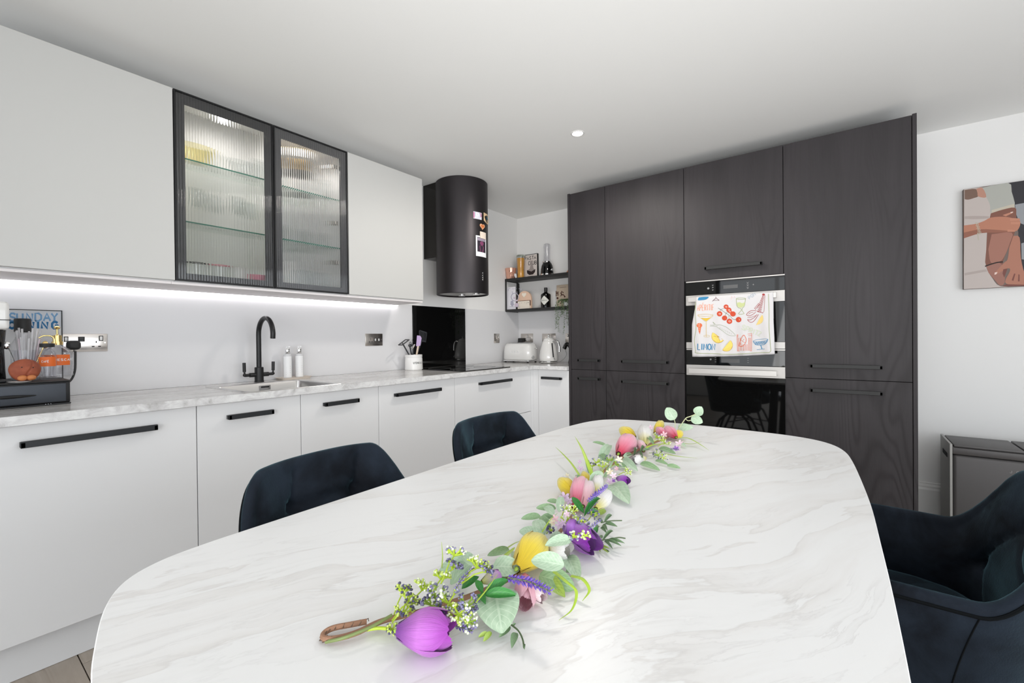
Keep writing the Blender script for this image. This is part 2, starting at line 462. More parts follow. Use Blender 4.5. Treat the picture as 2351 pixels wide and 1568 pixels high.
# pale wall panels between worktop and wall units
struct('trim_1', box(B(), .0005, .008, -3.80, -.008, .9105, 1.4245, .001, 1), m_splash)
struct('trim_2', box(B(), .008, .955, -.008, -.0005, .9105, 1.4245, .001, 1), m_splash)

# ------------------------------------------------------------------ base cabinets on the left wall
BZ0, BZ1 = .1452, .8745
def handle(parent, ax, plane, a0, a1, z, out, m=m_handle, hh=.022):
    """slim box handle; ax = axis of the run"""
    bm = B(); d = .030*out; t = .012*out
    lo, hi = sorted((plane+d-t, plane+d)); l2, h2 = sorted((plane, plane+d))
    if ax == 'y':
        box(bm, lo, hi, a0, a1, z-hh/2, z+hh/2, .0015, 1)
        for a in (a0, a1-.012): box(bm, l2, h2, a, a+.012, z-hh/2+.001, z+hh/2-.003, .001, 1)
    else:
        box(bm, a0, a1, lo, hi, z-hh/2, z+hh/2, .0015, 1)
        for a in (a0, a1-.012): box(bm, a, a+.012, l2, h2, z-hh/2+.001, z+hh/2-.003, .001, 1)
    return obj('handle', bm, m, parent)
G = .0016
def base_left(y0, y1, label, hy, drawers=None, fill=True):
    t = thing('base_cabinet', label, 'cabinet', (.3, (y0+y1)/2, .0), 'white base cabinets under the long worktop')
    bm = B()
    box(bm, .012, .578, y0+.0005, y0+.018, BZ0, .70); box(bm, .012, .578, y1-.018, y1-.0005, BZ0, .70)
    box(bm, .012, .578, y0+.018, y1-.018, BZ0, BZ0+.018); box(bm, .012, .018, y0+.018, y1-.018, BZ0+.018, .70)
    obj('carcass', bm, m_gap, t)
    zs = [(BZ0, BZ1)] if not drawers else drawers
    for k, (a, b) in enumerate(zs):
        nm = 'drawer_front' if drawers else 'door'
        d = obj(nm, box(B(), .5785, .6005, y0+G, y1-G, a+.001, b, .0012, 1), m_white, t)
        handle(d, 'y', .6005, hy[0], hy[1], b-.063, 1)
    return t
base_left(-3.785, -3.1371, 'wide white base cabinet with the longest handle, below the coffee drawer', (-3.644, -3.277))
base_left(-3.1371, -2.6865, 'white base cabinet below the left end of the sink, behind the near left chair', (-3.024, -2.83))
base_left(-2.6865, -2.2189, 'white base cabinet just right of the tap with a short handle', (-2.569, -2.366))
base_left(-2.2189, -1.5824, 'plain white base cabinet between sink and hob, above the gap between chairs', (-2.11, -1.734))
base_left(-1.5824, -.6419, 'white drawer cabinet under the hob, behind the far left chair', (-1.332, -.944), [(BZ0, .5095), (.5125, BZ1)])
obj('plinth', box(B(), .525, .5405, -3.785, -.56, .001, BZ0-.001), m_white, None, 'white plinth running along the floor below the left base cabinets', 'plinth', smooth=False)
# corner post and the back-wall cabinet
bm = B(); box(bm, .5785, .6005, -.6403, -.5785, BZ0, BZ1, .001, 1); box(bm, .6007, .651, -.6005, -.5785, BZ0, BZ1, .001, 1)
obj('corner_post', bm, m_white, None, 'narrow white corner filler between the two rows of base cabinets', 'cabinet filler')
t = thing('base_cabinet', 'narrow white base cabinet under the kettle, beside the black tall units', 'cabinet', (.8, -.3, 0), 'white base cabinet on the back wall')
obj('carcass', box(B(), .6005, .9565, -.578, -.012, BZ0, .8775), m_gap, t)
d = obj('door', box(B(), .6535, .9565, -.6005, -.5785, BZ0+.001, BZ1, .0012, 1), m_white, t)
handle(d, 'x', -.6005, .698, .894, .806, -1)
obj('plinth', box(B(), .541, .9565, -.555, -.540, .001, BZ0-.001), m_white, None, 'short white plinth below the narrow corner cabinet', 'plinth', smooth=False)

# ------------------------------------------------------------------ worktop (with an opening for the sink)
WX = .6331
SK = (.185, .590, -2.925, -2.480)       # sink bowl opening
bm = B()
def wt(x0, x1, y0, y1): box(bm, x0, x1, y0, y1, .8785, .9105)
sx0, sx1, sy0, sy1 = SK
wt(.009, sx0, -3.80, -.009); wt(sx1, WX, -3.80, -.009); wt(sx0, sx1, -3.80, sy0); wt(sx0, sx1, sy1, -.009)
wt(WX, .9565, -WX, -.009)
bmesh.ops.remove_doubles(bm, verts=bm.verts, dist=1e-5)
for f in bm.faces:
    f.material_index = 1 if abs(f.normal.z) < .5 else 0
bmesh.ops.recalc_face_normals(bm, faces=bm.faces)
t_work = obj('worktop', bm, [m_worktop, m_edge], None, 'grey marbled L-shaped worktop running below the wall units and hood', 'worktop', smooth=False)
# ------------------------------------------------------------------ sink
t = thing('sink', 'stainless steel inset sink with small square overflow, set in the worktop', 'sink', (.34, -2.68, .72))
bm = B()
rimz = .9115
def rrect(x0, x1, y0, y1, r, z, n=6):
    out = []
    for cx, cy, a in ((x1-r, y1-r, 0), (x0+r, y1-r, 90), (x0+r, y0+r, 180), (x1-r, y0+r, 270)):
        for k in range(n+1):
            b = math.radians(a+90*k/n); out.append((cx+r*math.cos(b), cy+r*math.sin(b), z))
    return out
rows = [rrect(sx0-.045, sx1+.020, sy0-.030, sy1+.020, .008, .9107), rrect(sx0-.044, sx1+.019, sy0-.029, sy1+.019, .008, rimz+.0008),
        rrect(sx0+.001, sx1-.001, sy0+.001, sy1-.001, .02, rimz+.0003), rrect(sx0+.004, sx1-.004, sy0+.004, sy1-.004, .025, rimz-.004),
        rrect(sx0+.008, sx1-.008, sy0+.008, sy1-.008, .03, .745), rrect(sx0+.03, sx1-.03, sy0+.03, sy1-.03, .04, .728)]
V = grid(bm, rows, closev=True); bm.faces.new(V[-1])
obj('bowl', bm, m_steel, t, ang=50)
bm = B(); lathe(bm, [(.045, 0), (.045, .002), (.035, .003), (.03, .001), (.001, .001)], (.38, -2.70, .7285)); obj('drain', bm, m_chrome, t)
bm = B()
ox, oy, oz = sx0+.0068, -2.678, .886
box(bm, ox-.001, ox+.002, oy-.030, oy+.030, oz-.013, oz+.013, .0008, 1)
obj('overflow', bm, m_chrome, t)
obj('overflow_slot', box(B(), ox+.002, ox+.0028, oy-.022, oy+.022, oz-.001, oz+.008), m_gap, t)
# ------------------------------------------------------------------ tap
t = thing('mixer_tap', 'matt black swan-neck mixer tap with two upright levers behind the sink', 'tap', (.08, -2.66, .9105))
bm = B(); lathe(bm, [(.025, 0), (.025, .006), (.0235, .008), (.0235, .083), (.021, .086), (.001, .086)], (.08, -2.66, .9107)); obj('body', bm, m_blk, t)
tx, ty = .08, -2.66
arc = [(tx, ty, .99), (tx, ty, 1.08), (tx, ty, 1.17)]
R0 = .088; yaw_t = math.radians(0)         # the spout swings toward the hob
dirx, diry = math.cos(yaw_t)*1.0, math.sin(yaw_t)*1.0
for k in range(0, 13):
    a = PI-PI*k/12*1.08
    arc.append((tx+(R0+R0*math.cos(a))*dirx, ty+(R0+R0*math.cos(a))*diry, 1.185+R0*1.06*math.sin(a)))
bm = B(); tube(bm, smooth(arc, 3), .0132, 16); obj('spout', bm, m_blk, t)
for s in (-1, 1):
    bm = B()
    tube(bm, [(tx, ty+s*.02, .953), (tx, ty+s*.052, .953)], .0125, 16)
    tube(bm, [(tx, ty+s*.052, .953), (tx, ty+s*.078, .953)], .0085, 12)
    ball(bm, (tx, ty+s*.078, .955), .0095)
    l = obj('lever_arm', bm, m_blk, t)
    bm = B(); tube(bm, [(tx, ty+s*.078, .96), (tx, ty+s*.079, .975)], .005, 10); tube(bm, [(tx, ty+s*.079, .973), (tx, ty+s*.080, 1.025)], .0085, 14)
    obj('lever', bm, m_blk, t)

# ------------------------------------------------------------------ wall cabinets
UX, UZ0, UZ1 = .36, 1.4303, 2.3045
def wall_cab(y0, y1, label):
    t = thing('wall_cabinet', label, 'cabinet', (.18, (y0+y1)/2, UZ0), 'white wall cabinets above the worktop')
    obj('carcass', box(B(), .001, UX-.0225, y0+.0005, y1-.0005, UZ0-.006, UZ1, .0008, 1), m_white2, t)
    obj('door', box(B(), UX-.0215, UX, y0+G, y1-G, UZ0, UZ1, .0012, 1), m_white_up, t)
    return t
wall_cab(-3.80, -3.1359, 'large plain white wall cabinet at the left edge above the coffee corner')
wall_cab(-2.2497, -1.6476, 'plain white wall cabinet between the glass doors and the black hood')
# underside light panels
for y0, y1, lab in ((-3.80, -3.150, 'pale underside panel with light strip below the left white wall cabinet'), (-3.149, -2.300, 'pale underside panel below the black-framed glass cabinet'), (-2.299, -1.6480, 'pale underside panel below the right white wall cabinet')):
    obj('underside_panel', box(B(), .030, UX-.010, y0, y1, UZ0-.018, UZ0-.0065, .0006, 1), m_pink, None, lab, 'panel', smooth=False)
t = thing('light_strip', 'glowing white LED strip along the wall under the wall cabinets', 'light', (.018, -2.7, 1.405))
obj('housing', box(B(), .0085, .029, -3.79, -1.605, 1.4135, 1.4236), m_white2, t, smooth=False)
obj('diffuser', box(B(), .010, .0275, -3.785, -1.61, 1.4105, 1.4133), m_led, t, smooth=False)

# ------------------------------------------------------------------ glass-door cabinet
gy0, gym, gy1 = -3.1359, -2.6934, -2.2497
t_gc = thing('display_cabinet', 'display wall cabinet with two black-framed reeded glass doors', 'cabinet', (.18, gym, UZ0))
bm = B(); x1 = UX-.026
box(bm, .001, .012, gy0+.0005, gy1-.0005, UZ0-.006, UZ1)
box(bm, .012, x1, gy0+.0005, gy0+.017, UZ0-.006, UZ1); box(bm, .012, x1, gy1-.017, gy1-.0005, UZ0-.006, UZ1)
box(bm, .012, x1, gy0+.017, gy1-.017, UZ0-.006, UZ0+.012); box(bm, .012, x1, gy0+.017, gy1-.017, UZ1-.018, UZ1)
obj('carcass', bm, m_white2, t_gc, smooth=False)
obj('partition', box(B(), .012, x1-.01, gym-.008, gym+.008, UZ0+.0125, UZ1-.0185), m_white2, t_gc, smooth=False)
for zc in (2.006, 1.712):
    for (a, b) in ((gy0+.018, gym-.009), (gym+.009, gy1-.018)):
        s = obj('glass_shelf', box(B(), .014, x1-.022, a, b, zc-.003, zc+.003), m_shelf, t_gc, smooth=False)
        obj('shelf_edge', box(B(), x1-.0218, x1-.0205, a, b, zc-.003, zc+.003), m_shelf_e, s, smooth=False)
for yy in (-2.905, -2.472):
    bm = B(); lathe(bm, [(.032, 0), (.034, -.002), (.034, -.008), (.028, -.010), (.027, -.009)], (.215, yy, UZ1-.0185)); p = obj('cabinet_light', bm, m_chrome, t_gc)
    bm = B(); lathe(bm, [(.0265, -.0088), (.0265, -.0102), (.001, -.0102)], (.215, yy, UZ1-.0185)); obj('lens', bm, m_puck, p)
    l = bpy.data.lights.new('cabinet_lamp', 'SPOT'); l.energy = 7; l.spot_size = 3.1; l.spot_blend = 1; l.shadow_soft_size = .03; l.color = (1, .97, .92)
    o = bpy.data.objects.new('cabinet_lamp', l); C.objects.link(o); o.location = (.215, yy, UZ1-.032)
def glass_door(y0, y1, hinge):
    d = thing('door', None, None); del_org = None
    d.parent = t_gc; d.location = (0, 0, 0); ORG[d] = ORG[t_gc].copy()
    fw_ = .0075; X0, X1 = UX-.024, UX+.001
    bm = B()
    box(bm, X0, X1, y0+G, y0+G+fw_, UZ0, UZ1, .0008, 1); box(bm, X0, X1, y1-G-fw_, y1-G, UZ0, UZ1, .0008, 1)
    box(bm, X0, X1, y0+G+fw_, y1-G-fw_, UZ0, UZ0+fw_, .0008, 1); box(bm, X0, X1, y0+G+fw_, y1-G-fw_, UZ1-fw_, UZ1, .0008, 1)
    obj('frame', bm, m_blk, d)
    a, b = y0+G+fw_, y1-G-fw_; c0, c1 = UZ0+fw_, UZ1-fw_; bw = .037; bwz = .048
    bm = B(); xb0, xb1 = UX-.0135, UX-.0075
    box(bm, xb0, xb1, a, a+bw, c0, c1); box(bm, xb0, xb1, b-bw, b, c0, c1); box(bm, xb0, xb1, a+bw, b-bw, c0, c0+bwz*.6); box(bm, xb0, xb1, a+bw, b-bw, c1-bwz, c1)
    obj('border', bm, mat('dark_border', (.06, .06, .064), .3) if 'dark_border' not in bpy.data.materials else bpy.data.materials['dark_border'], d, smooth=False)
    nr = 37; seg = 10; pts = []
    for i in range(nr*seg+1):
        yy = a+(b-a)*i/(nr*seg); ph = (i % seg)/seg
        pts.append((UX-.0050+.0034*math.sqrt(max(1-(2*ph-1)**2, 0)*.9+.1*math.sin(PI*ph)), yy))
    bm = B()
    grid(bm, [[(x, yy, c0) for x, yy in pts], [(x, yy, c1) for x, yy in pts]])
    grid(bm, [[(UX-.0070, a, c0), (UX-.0070, b, c0)], [(UX-.0070, a, c1), (UX-.0070, b, c1)]])
    grid(bm, [[(x, yy, c1) for x, yy in (pts[0], pts[-1])], [(UX-.0070, a, c1), (UX-.0070, b, c1)]])
    grid(bm, [[(x, yy, c0) for x, yy in (pts[0], pts[-1])], [(UX-.0070, a, c0), (UX-.0070, b, c0)]])
    obj('reeded_pane', bm, m_reed, d, ang=60)
    for zz in (1.62, 1.86, 2.20) if hinge > 0 else ():
        obj('hinge', box(B(), UX-.06, UX-.026, b-bw-.03, b-bw-.004, zz-.012, zz+.012, .002, 1), m_nickel, d)
glass_door(gy0, gym, -1); glass_door(gym, gy1, 1)
# glassware inside
def ring_prof(r0, r1, h, th=.0022, foot=.004):
    return [(.001, 0), (r0, 0), (r1, h), (r1-th, h), (r0-th, foot), (.001, foot)]
def ware(name, x, y, z, prof, m, label, group, cat='glass', rim=None, sub=None):
    bm = B(); lathe(bm, prof, (x, y, z), 28)
    o = obj(name, bm, m, None, label, cat, group)
    if rim:
        bm = B(); r, h = rim; n = 28
        tube(bm, [(x+r*math.cos(2*PI*k/n), y+r*math.sin(2*PI*k/n), z+h) for k in range(n+1)], .002, 6, cap=False)
        obj('rim', bm, sub, o)
    return o
zs1, zs2, zb = 2.0092, 1.7152, UZ0+.0122
m_yg = thin('amber_glass', (1, .97, .80), .05, .96, .7)
m_rose = mat('rose_ceramic', (.85, .25, .35), .3); m_pinkg = mat('pink_glass', (.95, .45, .52), .1, 0, Transmission_Weight=.5)
ware('glass_bowl', .20, -3.02, zs1, ring_prof(.045, .085, .09), m_yg, 'amber-tinted glass bowl on the top left glass shelf', 'glassware behind the reeded doors', 'bowl')
ware('glass_bowl', .20, -2.82, zs1, ring_prof(.035, .07, .075), m_glassw, 'clear glass bowl on the top left glass shelf', 'glassware behind the reeded doors', 'bowl')
for k, (x, y) in enumerate(((.10, -2.93), (.12, -2.75), (.26, -2.74))):
    ware('tumbler', x, y, zs1, ring_prof(.028, .036, .10), m_glassw, ['clear tumbler between the two bowls on the top left shelf', 'clear tumbler at the back right of the top left shelf', 'clear tumbler at the front right of the top left shelf'][k], 'glassware behind the reeded doors')
wine = [(.001, 0), (.032, .001), (.030, .003), (.004, .008), (.0035, .075), (.02, .088), (.034, .115), (.036, .14), (.030, .175), (.0285, .175), (.034, .14), (.031, .115), (.018, .092), (.001, .086)]
for k, (x, y) in enumerate(((.22, -3.02), (.12, -2.93), (.24, -2.84), (.12, -2.76))):
    ware('wine_glass', x, y, zs2, wine, m_glassw, ['stemmed wine glass nearest the left edge of the middle left shelf', 'stemmed wine glass at the back of the middle left shelf', 'stemmed wine glass at the front of the middle left shelf', 'stemmed wine glass beside the partition on the middle left shelf'][k], 'glassware behind the reeded doors')
m_gold = mat('gold_lustre', (.75, .5, .2), .25, .8); m_smoke = mat('smoke_metal', (.10, .09, .08), .3, .6)
bm = B(); lathe(bm, [(.001, 0), (.05, 0), (.05, .012), (.012, .025), (.01, .10), (.055, .12), (.052, .145)], (.2, -2.46, zs1), 28)
o = obj('candle_lantern', bm, m_smoke, None, 'dark and gold lustre candle holder on the top right glass shelf', 'candle holder')
bm = B(); lathe(bm, [(.047, .1455), (.044, .18), (.03, .215), (.001, .218)], (.2, -2.46, zs1), 28); obj('gold_cap', bm, m_gold, o)
for k, (x, y) in enumerate(((.24, -2.60), (.10, -2.58), (.26, -2.34), (.12, -2.34))):
    ware('tumbler', x, y, zs1, ring_prof(.028, .038, .11), m_glassw, ['clear tumbler at the front left of the top right shelf', 'clear tumbler at the back left of the top right shelf', 'clear tumbler at the front right of the top right shelf', 'clear tumbler at the back right of the top right shelf'][k], 'glassware behind the reeded doors')
for k, (x, y) in enumerate(((.24, -2.60), (.22, -2.46), (.22, -2.34))):
    ware('tumbler', x, y, zs2, ring_prof(.03, .034, .09), m_glassw, ['clear low tumbler leftmost on the middle right shelf', 'clear low tumbler in the centre of the middle right shelf', 'clear low tumbler beside the hinge on the middle right shelf'][k], 'glassware behind the reeded doors')
mug = ring_prof(.036, .042, .085, .004, .006)
ware('cup', .25, -3.03, zb, mug, m_glassw, 'clear cup with a dark rim on the cabinet floor, far left', 'cups on the display cabinet floor', 'cup', (.0415, .085), m_ink)
ware('cup', .25, -2.93, zb, mug, m_glassw, 'clear cup with a pink rim beside the dark-rimmed cup', 'cups on the display cabinet floor', 'cup', (.0415, .085), m_rose)
ware('mug', .25, -2.84, zb, ring_prof(.035, .038, .085, .004, .006), m_whitem, 'white mug with a red mark behind the left reeded door', 'cups on the display cabinet floor', 'mug')
ware('bowl', .27, -2.755, zb, ring_prof(.035, .045, .055, .004, .006), m_rose, 'pink bowl in the lower corner of the left reeded door', 'cups on the display cabinet floor', 'bowl')
ware('mug', .22, -2.93, zs2-.278, ring_prof(.030, .030, .10, .004, .006), m_whitem, 'tall white mug standing behind the rimmed cups', 'cups on the display cabinet floor', 'mug') if False else None
for k, y in enumerate((-2.63, -2.55)):
    ware('jug', .22, y, zb, ring_prof(.034, .034, .16, .004, .006), m_whitem, ['white cylinder jar leftmost behind the right reeded door', 'white cylinder jar next to the clear glasses, right door'][k], 'cups on the display cabinet floor', 'jar')
for k, y in enumerate((-2.46, -2.39, -2.32)):
    ware('tumbler', .23, y, zb, ring_prof(.03, .036, .12), m_glassw, ['clear tall tumbler next to the white jars on the cabinet floor', 'middle clear tumbler on the right cabinet floor', 'clear tumbler by the lower hinge on the cabinet floor'][k], 'glassware behind the reeded doors')

# ------------------------------------------------------------------ tall units
TY = -.596; TZ = 2.3369; TS = .8876
tx_ = [.9785, 1.2899, 1.8907, 2.4899, 3.0887]
def tall(x0, x1, label, fronts, hx, up=True):
    t = thing('tall_cabinet', label, 'cabinet', ((x0+x1)/2, -.3, 0), 'black oak tall cabinets')
    obj('carcass', box(B(), x0+.0005, x1-.0005, TY+.026, -.002, .10, TZ-.002), m_gap, t, smooth=False)
    for (a, b, hz) in fronts:
        d = obj('door', box(B(), x0+G, x1-G, TY, TY+.022, a+.0015, b-.0015, .001, 1), m_wood, t)
        if hz: handle(d, 'x', TY, hx[0], hx[1], hz, -1, m_blk_matt)
    return t
tall(tx_[0], tx_[1], 'narrowest black oak tall cabinet at the left end, beside the corner shelf', [(.10, TS, .818), (TS, TZ, .966)], (1.052, 1.243))
tall(tx_[1], tx_[2], 'black oak tall cabinet directly left of the ovens', [(.10, TS, .811), (TS, TZ, .965)], (1.427, 1.781))
t = tall(tx_[2], tx_[3], 'black oak tall cabinet housing the two ovens', [(1.534, TZ, 1.612), (.10, .43, None)], (2.032, 2.376))
tall(tx_[3], tx_[4], 'widest black oak tall cabinet right of the ovens, beside the white wall', [(.10, TS, .820), (TS, TZ, .966)], (2.627, 2.961))
for x0, x1, lab in ((.9575, .978, 'dark end panel at the left side of the tall cabinets'), (3.0892, 3.108, 'dark blue-grey end panel closing the tall cabinets at the right')):
    obj('end_panel', box(B(), x0, x1, TY-.004, -.001, .001, TZ+.003, .001, 1), m_wood, None, lab, 'panel', 'end panels of the tall cabinets')
obj('plinth', box(B(), .979, 3.088, TY+.05, TY+.066, .001, .0985), m_blk_matt, None, 'black plinth below the tall cabinets', 'plinth', smooth=False)
# ovens: things of their own, set proud of the carcass
def oven(label, z0, z1, ctl, band, low=None, nm='oven', hz=None):
    xa, xb = 1.9035, 2.4965; yf = TY-.004
    t = thing(nm, label, 'oven', (2.2, TY, z0))
    obj('body', box(B(), xa, xb, yf+.012, TY+.0225, z0, z1), m_gap, t, smooth=False)
    cp = obj('control_panel', box(B(), xa, xb, yf, yf+.0115, ctl+.001, z1-.009, .0008, 1), m_blk_gloss, t)
    obj('top_trim', box(B(), xa, xb, yf-.001, yf+.0115, z1-.0085, z1-.001, .0005, 1), m_steel_l, t)
    dr = obj('door', box(B(), xa, xb, yf-.004, yf+.0115, (low or z0)+.001, band-.0005, .0008, 1), m_blk_gloss, t)
    obj('door_band', box(B(), xa, xb, yf-.005, yf+.0115, band, ctl-.001, .0008, 1), m_bandm, dr)
    if low: obj('lower_band', box(B(), xa, xb, yf-.005, yf+.0115, z0, low, .0008, 1), m_bandm, dr)
    bm = B(); box(bm, 1.930, 2.455, yf-.052, yf-.038, hz-.0165, hz+.0165, .001, 1)
    for x in (1.932, 2.437): box(bm, x, x+.016, yf-.0385, yf-.005, hz-.012, hz+.012, .0008, 1)
    obj('handle', bm, m_steel_l, dr)
    return t, cp, yf
t, cp, yf = oven('black compact oven with steel bands, the printed towel on its handle', 1.066, 1.5335, 1.4345, 1.3645, 1.109, hz=1.402)
m_grey = mat('display_grey', (.10, .10, .10), .3); m_icon = mat('icon_grey', (.28, .28, .28), .5)
obj('display', box(B(), 2.145, 2.232, yf-.0006, yf-.0001, 1.466, 1.489), m_grey, cp, smooth=False)
sh = Sheet(lambda u, v, k: Vector((u, yf-.0003-k*1e-6, v)))
sh.begin().oval((2.050, 1.476), .007, .007)
for i, z in enumerate((1.495, 1.480, 1.463)):
    sh.line([(2.078, z-.004), (2.078, z+.004)], .002).line([(2.074, z), (2.084, z)], .002).line([(2.075, z-.004), (2.083, z+.003)], .0012)
    sh.line([(2.285, z+.004), (2.290, z-.002), (2.296, z+.004)], .002).line([(2.286, z-.005), (2.295, z-.005)], .002)
sh.line([(2.318, 1.480), (2.328, 1.480)], .002).line([(2.323, 1.476), (2.323, 1.486)], .002)
sh.end('control_icons', m_icon, cp)
t, cp, yf = oven('lower built-in oven with black glass door mirroring a chair', .4315, 1.064, .9535, .8805, hz=.913)
obj('display', box(B(), 2.13, 2.24, yf-.0006, yf-.0001, .972, .998), m_grey, cp, smooth=False)
sh = Sheet(lambda u, v, k: Vector((u, yf-.0003-k*1e-6, v)))
sh.begin().oval((2.062, .992), .006, .006)
for z in (1.004, .990, .976): sh.line([(2.088, z), (2.097, z)], .003).line([(2.285, z), (2.294, z)], .003)
sh.end('control_icons', m_icon, cp)

# ------------------------------------------------------------------ extractor hood
hx, hy, hr, hz0, hz1 = .277, -1.147, .213, 1.508, 2.4185
t = thing('extractor_hood', 'tall matt black cylinder extractor hood covered with magnets', 'extractor hood', (hx, hy, hz0))
m_hood = mat('satin_black_steel', (.055, .050, .053), .44, .9)
bm = B(); lathe(bm, [(hr-.012, .012), (hr-.003, 0), (hr, .003), (hr, hz1-hz0-.002), (hr-.002, hz1-hz0), (.01, hz1-hz0)], (hx, hy, hz0), 96); obj('cylinder', bm, m_hood, t)
bm = B(); lathe(bm, [(.001, .011), (hr-.03, .011), (hr-.0125, .0125)], (hx, hy, hz0), 64); f = obj('filter_disc', bm, mat('filter_steel', (.5, .48, .46), .35, .9), t)
for a in (.7, 2.4):
    bm = B(); lathe(bm, [(.03, -.001), (.03, .004), (.001, .004)], (hx+.11*math.cos(a), hy+.11*math.sin(a), hz0+.006), 20); obj('hood_lamp', bm, m_chrome, f)
m_brk = mat('gloss_black_bracket', (.02, .018, .016), .12, .6)
obj('wall_bracket', box(B(), .001, hx, -1.318, -.975, 1.812, H-.001, .001, 1), m_brk, t)
def hood_pt(px, py, off=.001):
    """a point on the cylinder's skin"""
    d = (_fw + (px-CX)/F*R_ - (py-CY)/F*U_)
    ox, oy = CAM.x-hx, CAM.y-hy; r = hr+off
    a = d.x**2+d.y**2; b = 2*(ox*d.x+oy*d.y); c = ox*ox+oy*oy-r*r
    t_ = (-b-math.sqrt(max(b*b-4*a*c, 0)))/(2*a); return CAM+d*t_
for k, py in enumerate((627, 632.4, 637.6, 642.6)):
    P = hood_pt(1108.5, py, 0); nrm = Vector((P.x-hx, P.y-hy, 0)).normalized()
    bm = B(); lathe(bm, [(.0072, -.001), (.0072, .003), (.0055, .0045), (.001, .0045)], P, 16, nrm); obj('button', bm, m_chrome, t)
# magnets, each a thing of its own; built as plates bent round the hood
def hood_arc(px0, px1, py0, py1):
    A = hood_pt(px0, (py0+py1)/2, 0); Bq = hood_pt(px1, (py0+py1)/2, 0)
    return math.atan2(A.y-hy, A.x-hx), math.atan2(Bq.y-hy, Bq.x-hx), hood_pt((px0+px1)/2, py0, 0).z, hood_pt((px0+px1)/2, py1, 0).z
def hood_put(a0, a1, z0, z1, off):
    return lambda u, v, k=0: Vector((hx+(hr+off+k*2e-6)*math.cos(a0+(a1-a0)*u), hy+(hr+off+k*2e-6)*math.sin(a0+(a1-a0)*u), z0+(z1-z0)*v))
def bent(put0, put1, outline, n=8):
    bm = B()
    a = [bm.verts.new(put0(u, v)) for u, v in outline]; b = [bm.verts.new(put1(u, v)) for u, v in outline]
    bm.faces.new(b); bm.faces.new(a[::-1]); m = len(a)
    for i in range(m): bm.faces.new((a[i], a[(i+1) % m], b[(i+1) % m], b[i]))
    return bm
def bplate(p0, p1, u0=0, u1=1, v0=0, v1=1):
    bm = B(); us = [u0+(u1-u0)*i/8 for i in range(9)]
    grid(bm, [[p0(u, v0) for u in us], [p1(u, v0) for u in us], [p1(u, v1) for u in us], [p0(u, v1) for u in us]], closeu=True)
    return bm
SQ = [(0, 0), (.25, 0), (.5, 0), (.75, 0), (1, 0), (1, .5), (1, 1), (.75, 1), (.5, 1), (.25, 1), (0, 1), (0, .5)]
A = hood_arc(1086.5, 1105, 487, 503)
m1 = obj('fridge_magnet', bplate(hood_put(*A, .0005), hood_put(*A, .004)), flat(225, 225, 235), None, 'small blue and pink letter magnet at the top left on the black hood', 'magnet', 'magnets on the hood', smooth=False)
sh = Sheet(hood_put(*A, .0042))
sh.begin(); sh.line([(.06, .08), (.06, .92)], .12).line([(.92, .2), (.92, .6)], .14).line([(.7, .12), (.95, .12)], .1); sh.end('pink_print', flat(205, 120, 160), m1)
sh.begin(); sh.poly([(.15, .08), (.8, .08), (.8, .72), (.15, .72)]).line([(.08, .93), (.95, .93)], .10); sh.end('blue_print', flat(60, 80, 130), m1)
sh.begin(); sh.text('D', (.32, .55), .42, .3, 0, .12); sh.end('letter', flat(240, 240, 245), m1)
A = hood_arc(1110.5, 1121, 491, 513)
m2 = obj('fridge_magnet', bent(hood_put(*A, .0005), hood_put(*A, .004), [(0, 0), (.5, 0), (1, .05), (1, .5), (.95, .8), (.6, 1), (.2, .92), (0, .8), (0, .4)]), flat(232, 200, 160), None, 'beige souvenir magnet with a little blue figure at the hood edge', 'magnet', 'magnets on the hood', smooth=False)
sh = Sheet(hood_put(*A, .0042)); sh.begin().oval((.5, .25), .12, .05).poly([(.3, .5), (.45, .32), (.6, .32), (.75, .5), (.6, .55)]); sh.end('figure_print', flat(60, 110, 130), m2)
A = hood_arc(1101, 1112, 513, 528)
heart = []
for k in range(24):
    a = 2*PI*k/24; heart.append((.5+.031*16*math.sin(a)**3, .46-.031*(13*math.cos(a)-5*math.cos(2*a)-2*math.cos(3*a)-math.cos(4*a))))
m3 = obj('heart_magnet', bent(hood_put(*A, .0005), hood_put(*A, .005), heart), flat(222, 165, 125), None, 'orange heart-shaped magnet in the middle of the hood magnets', 'magnet', 'magnets on the hood', smooth=False)
sh = Sheet(hood_put(*A, .0052)); sh.begin().poly([(.5+(u-.5)*.62, .47+(v-.47)*.62) for u, v in heart]); sh.end('heart_print', flat(205, 110, 55), m3)
A = hood_arc(1092.5, 1115.5, 542, 589)
m4 = obj('instant_photo', bplate(hood_put(*A, .0005), hood_put(*A, .0012)), flat(235, 235, 238), None, 'white-bordered instant photo stuck to the black hood', 'photo', smooth=False)
sh = Sheet(hood_put(*A, .0014))
obj('photo_image', bplate(hood_put(*A, .0012), hood_put(*A, .0016), .11, .9, .07, .78), flat(42, 30, 44), m4, smooth=False)
obj('photo_sky', bplate(hood_put(*A, .0016), hood_put(*A, .0018), .13, .88, .09, .24), flat(150, 140, 155), m4, smooth=False)
sh = Sheet(hood_put(*A, .0022))
sh.begin().oval((.5, .35), .17, .1).poly([(.33, .75), (.28, .5), (.5, .42), (.68, .52), (.62, .77)]); sh.end('photo_figure', flat(125, 60, 98), m4)
A = hood_arc(1101.5, 1114, 533, 548)
obj('fridge_magnet', bplate(hood_put(*A, .0016), hood_put(*A, .006)), flat(230, 215, 200), None, 'plain cream square magnet pinning the instant photo', 'magnet', 'magnets on the hood', smooth=False)

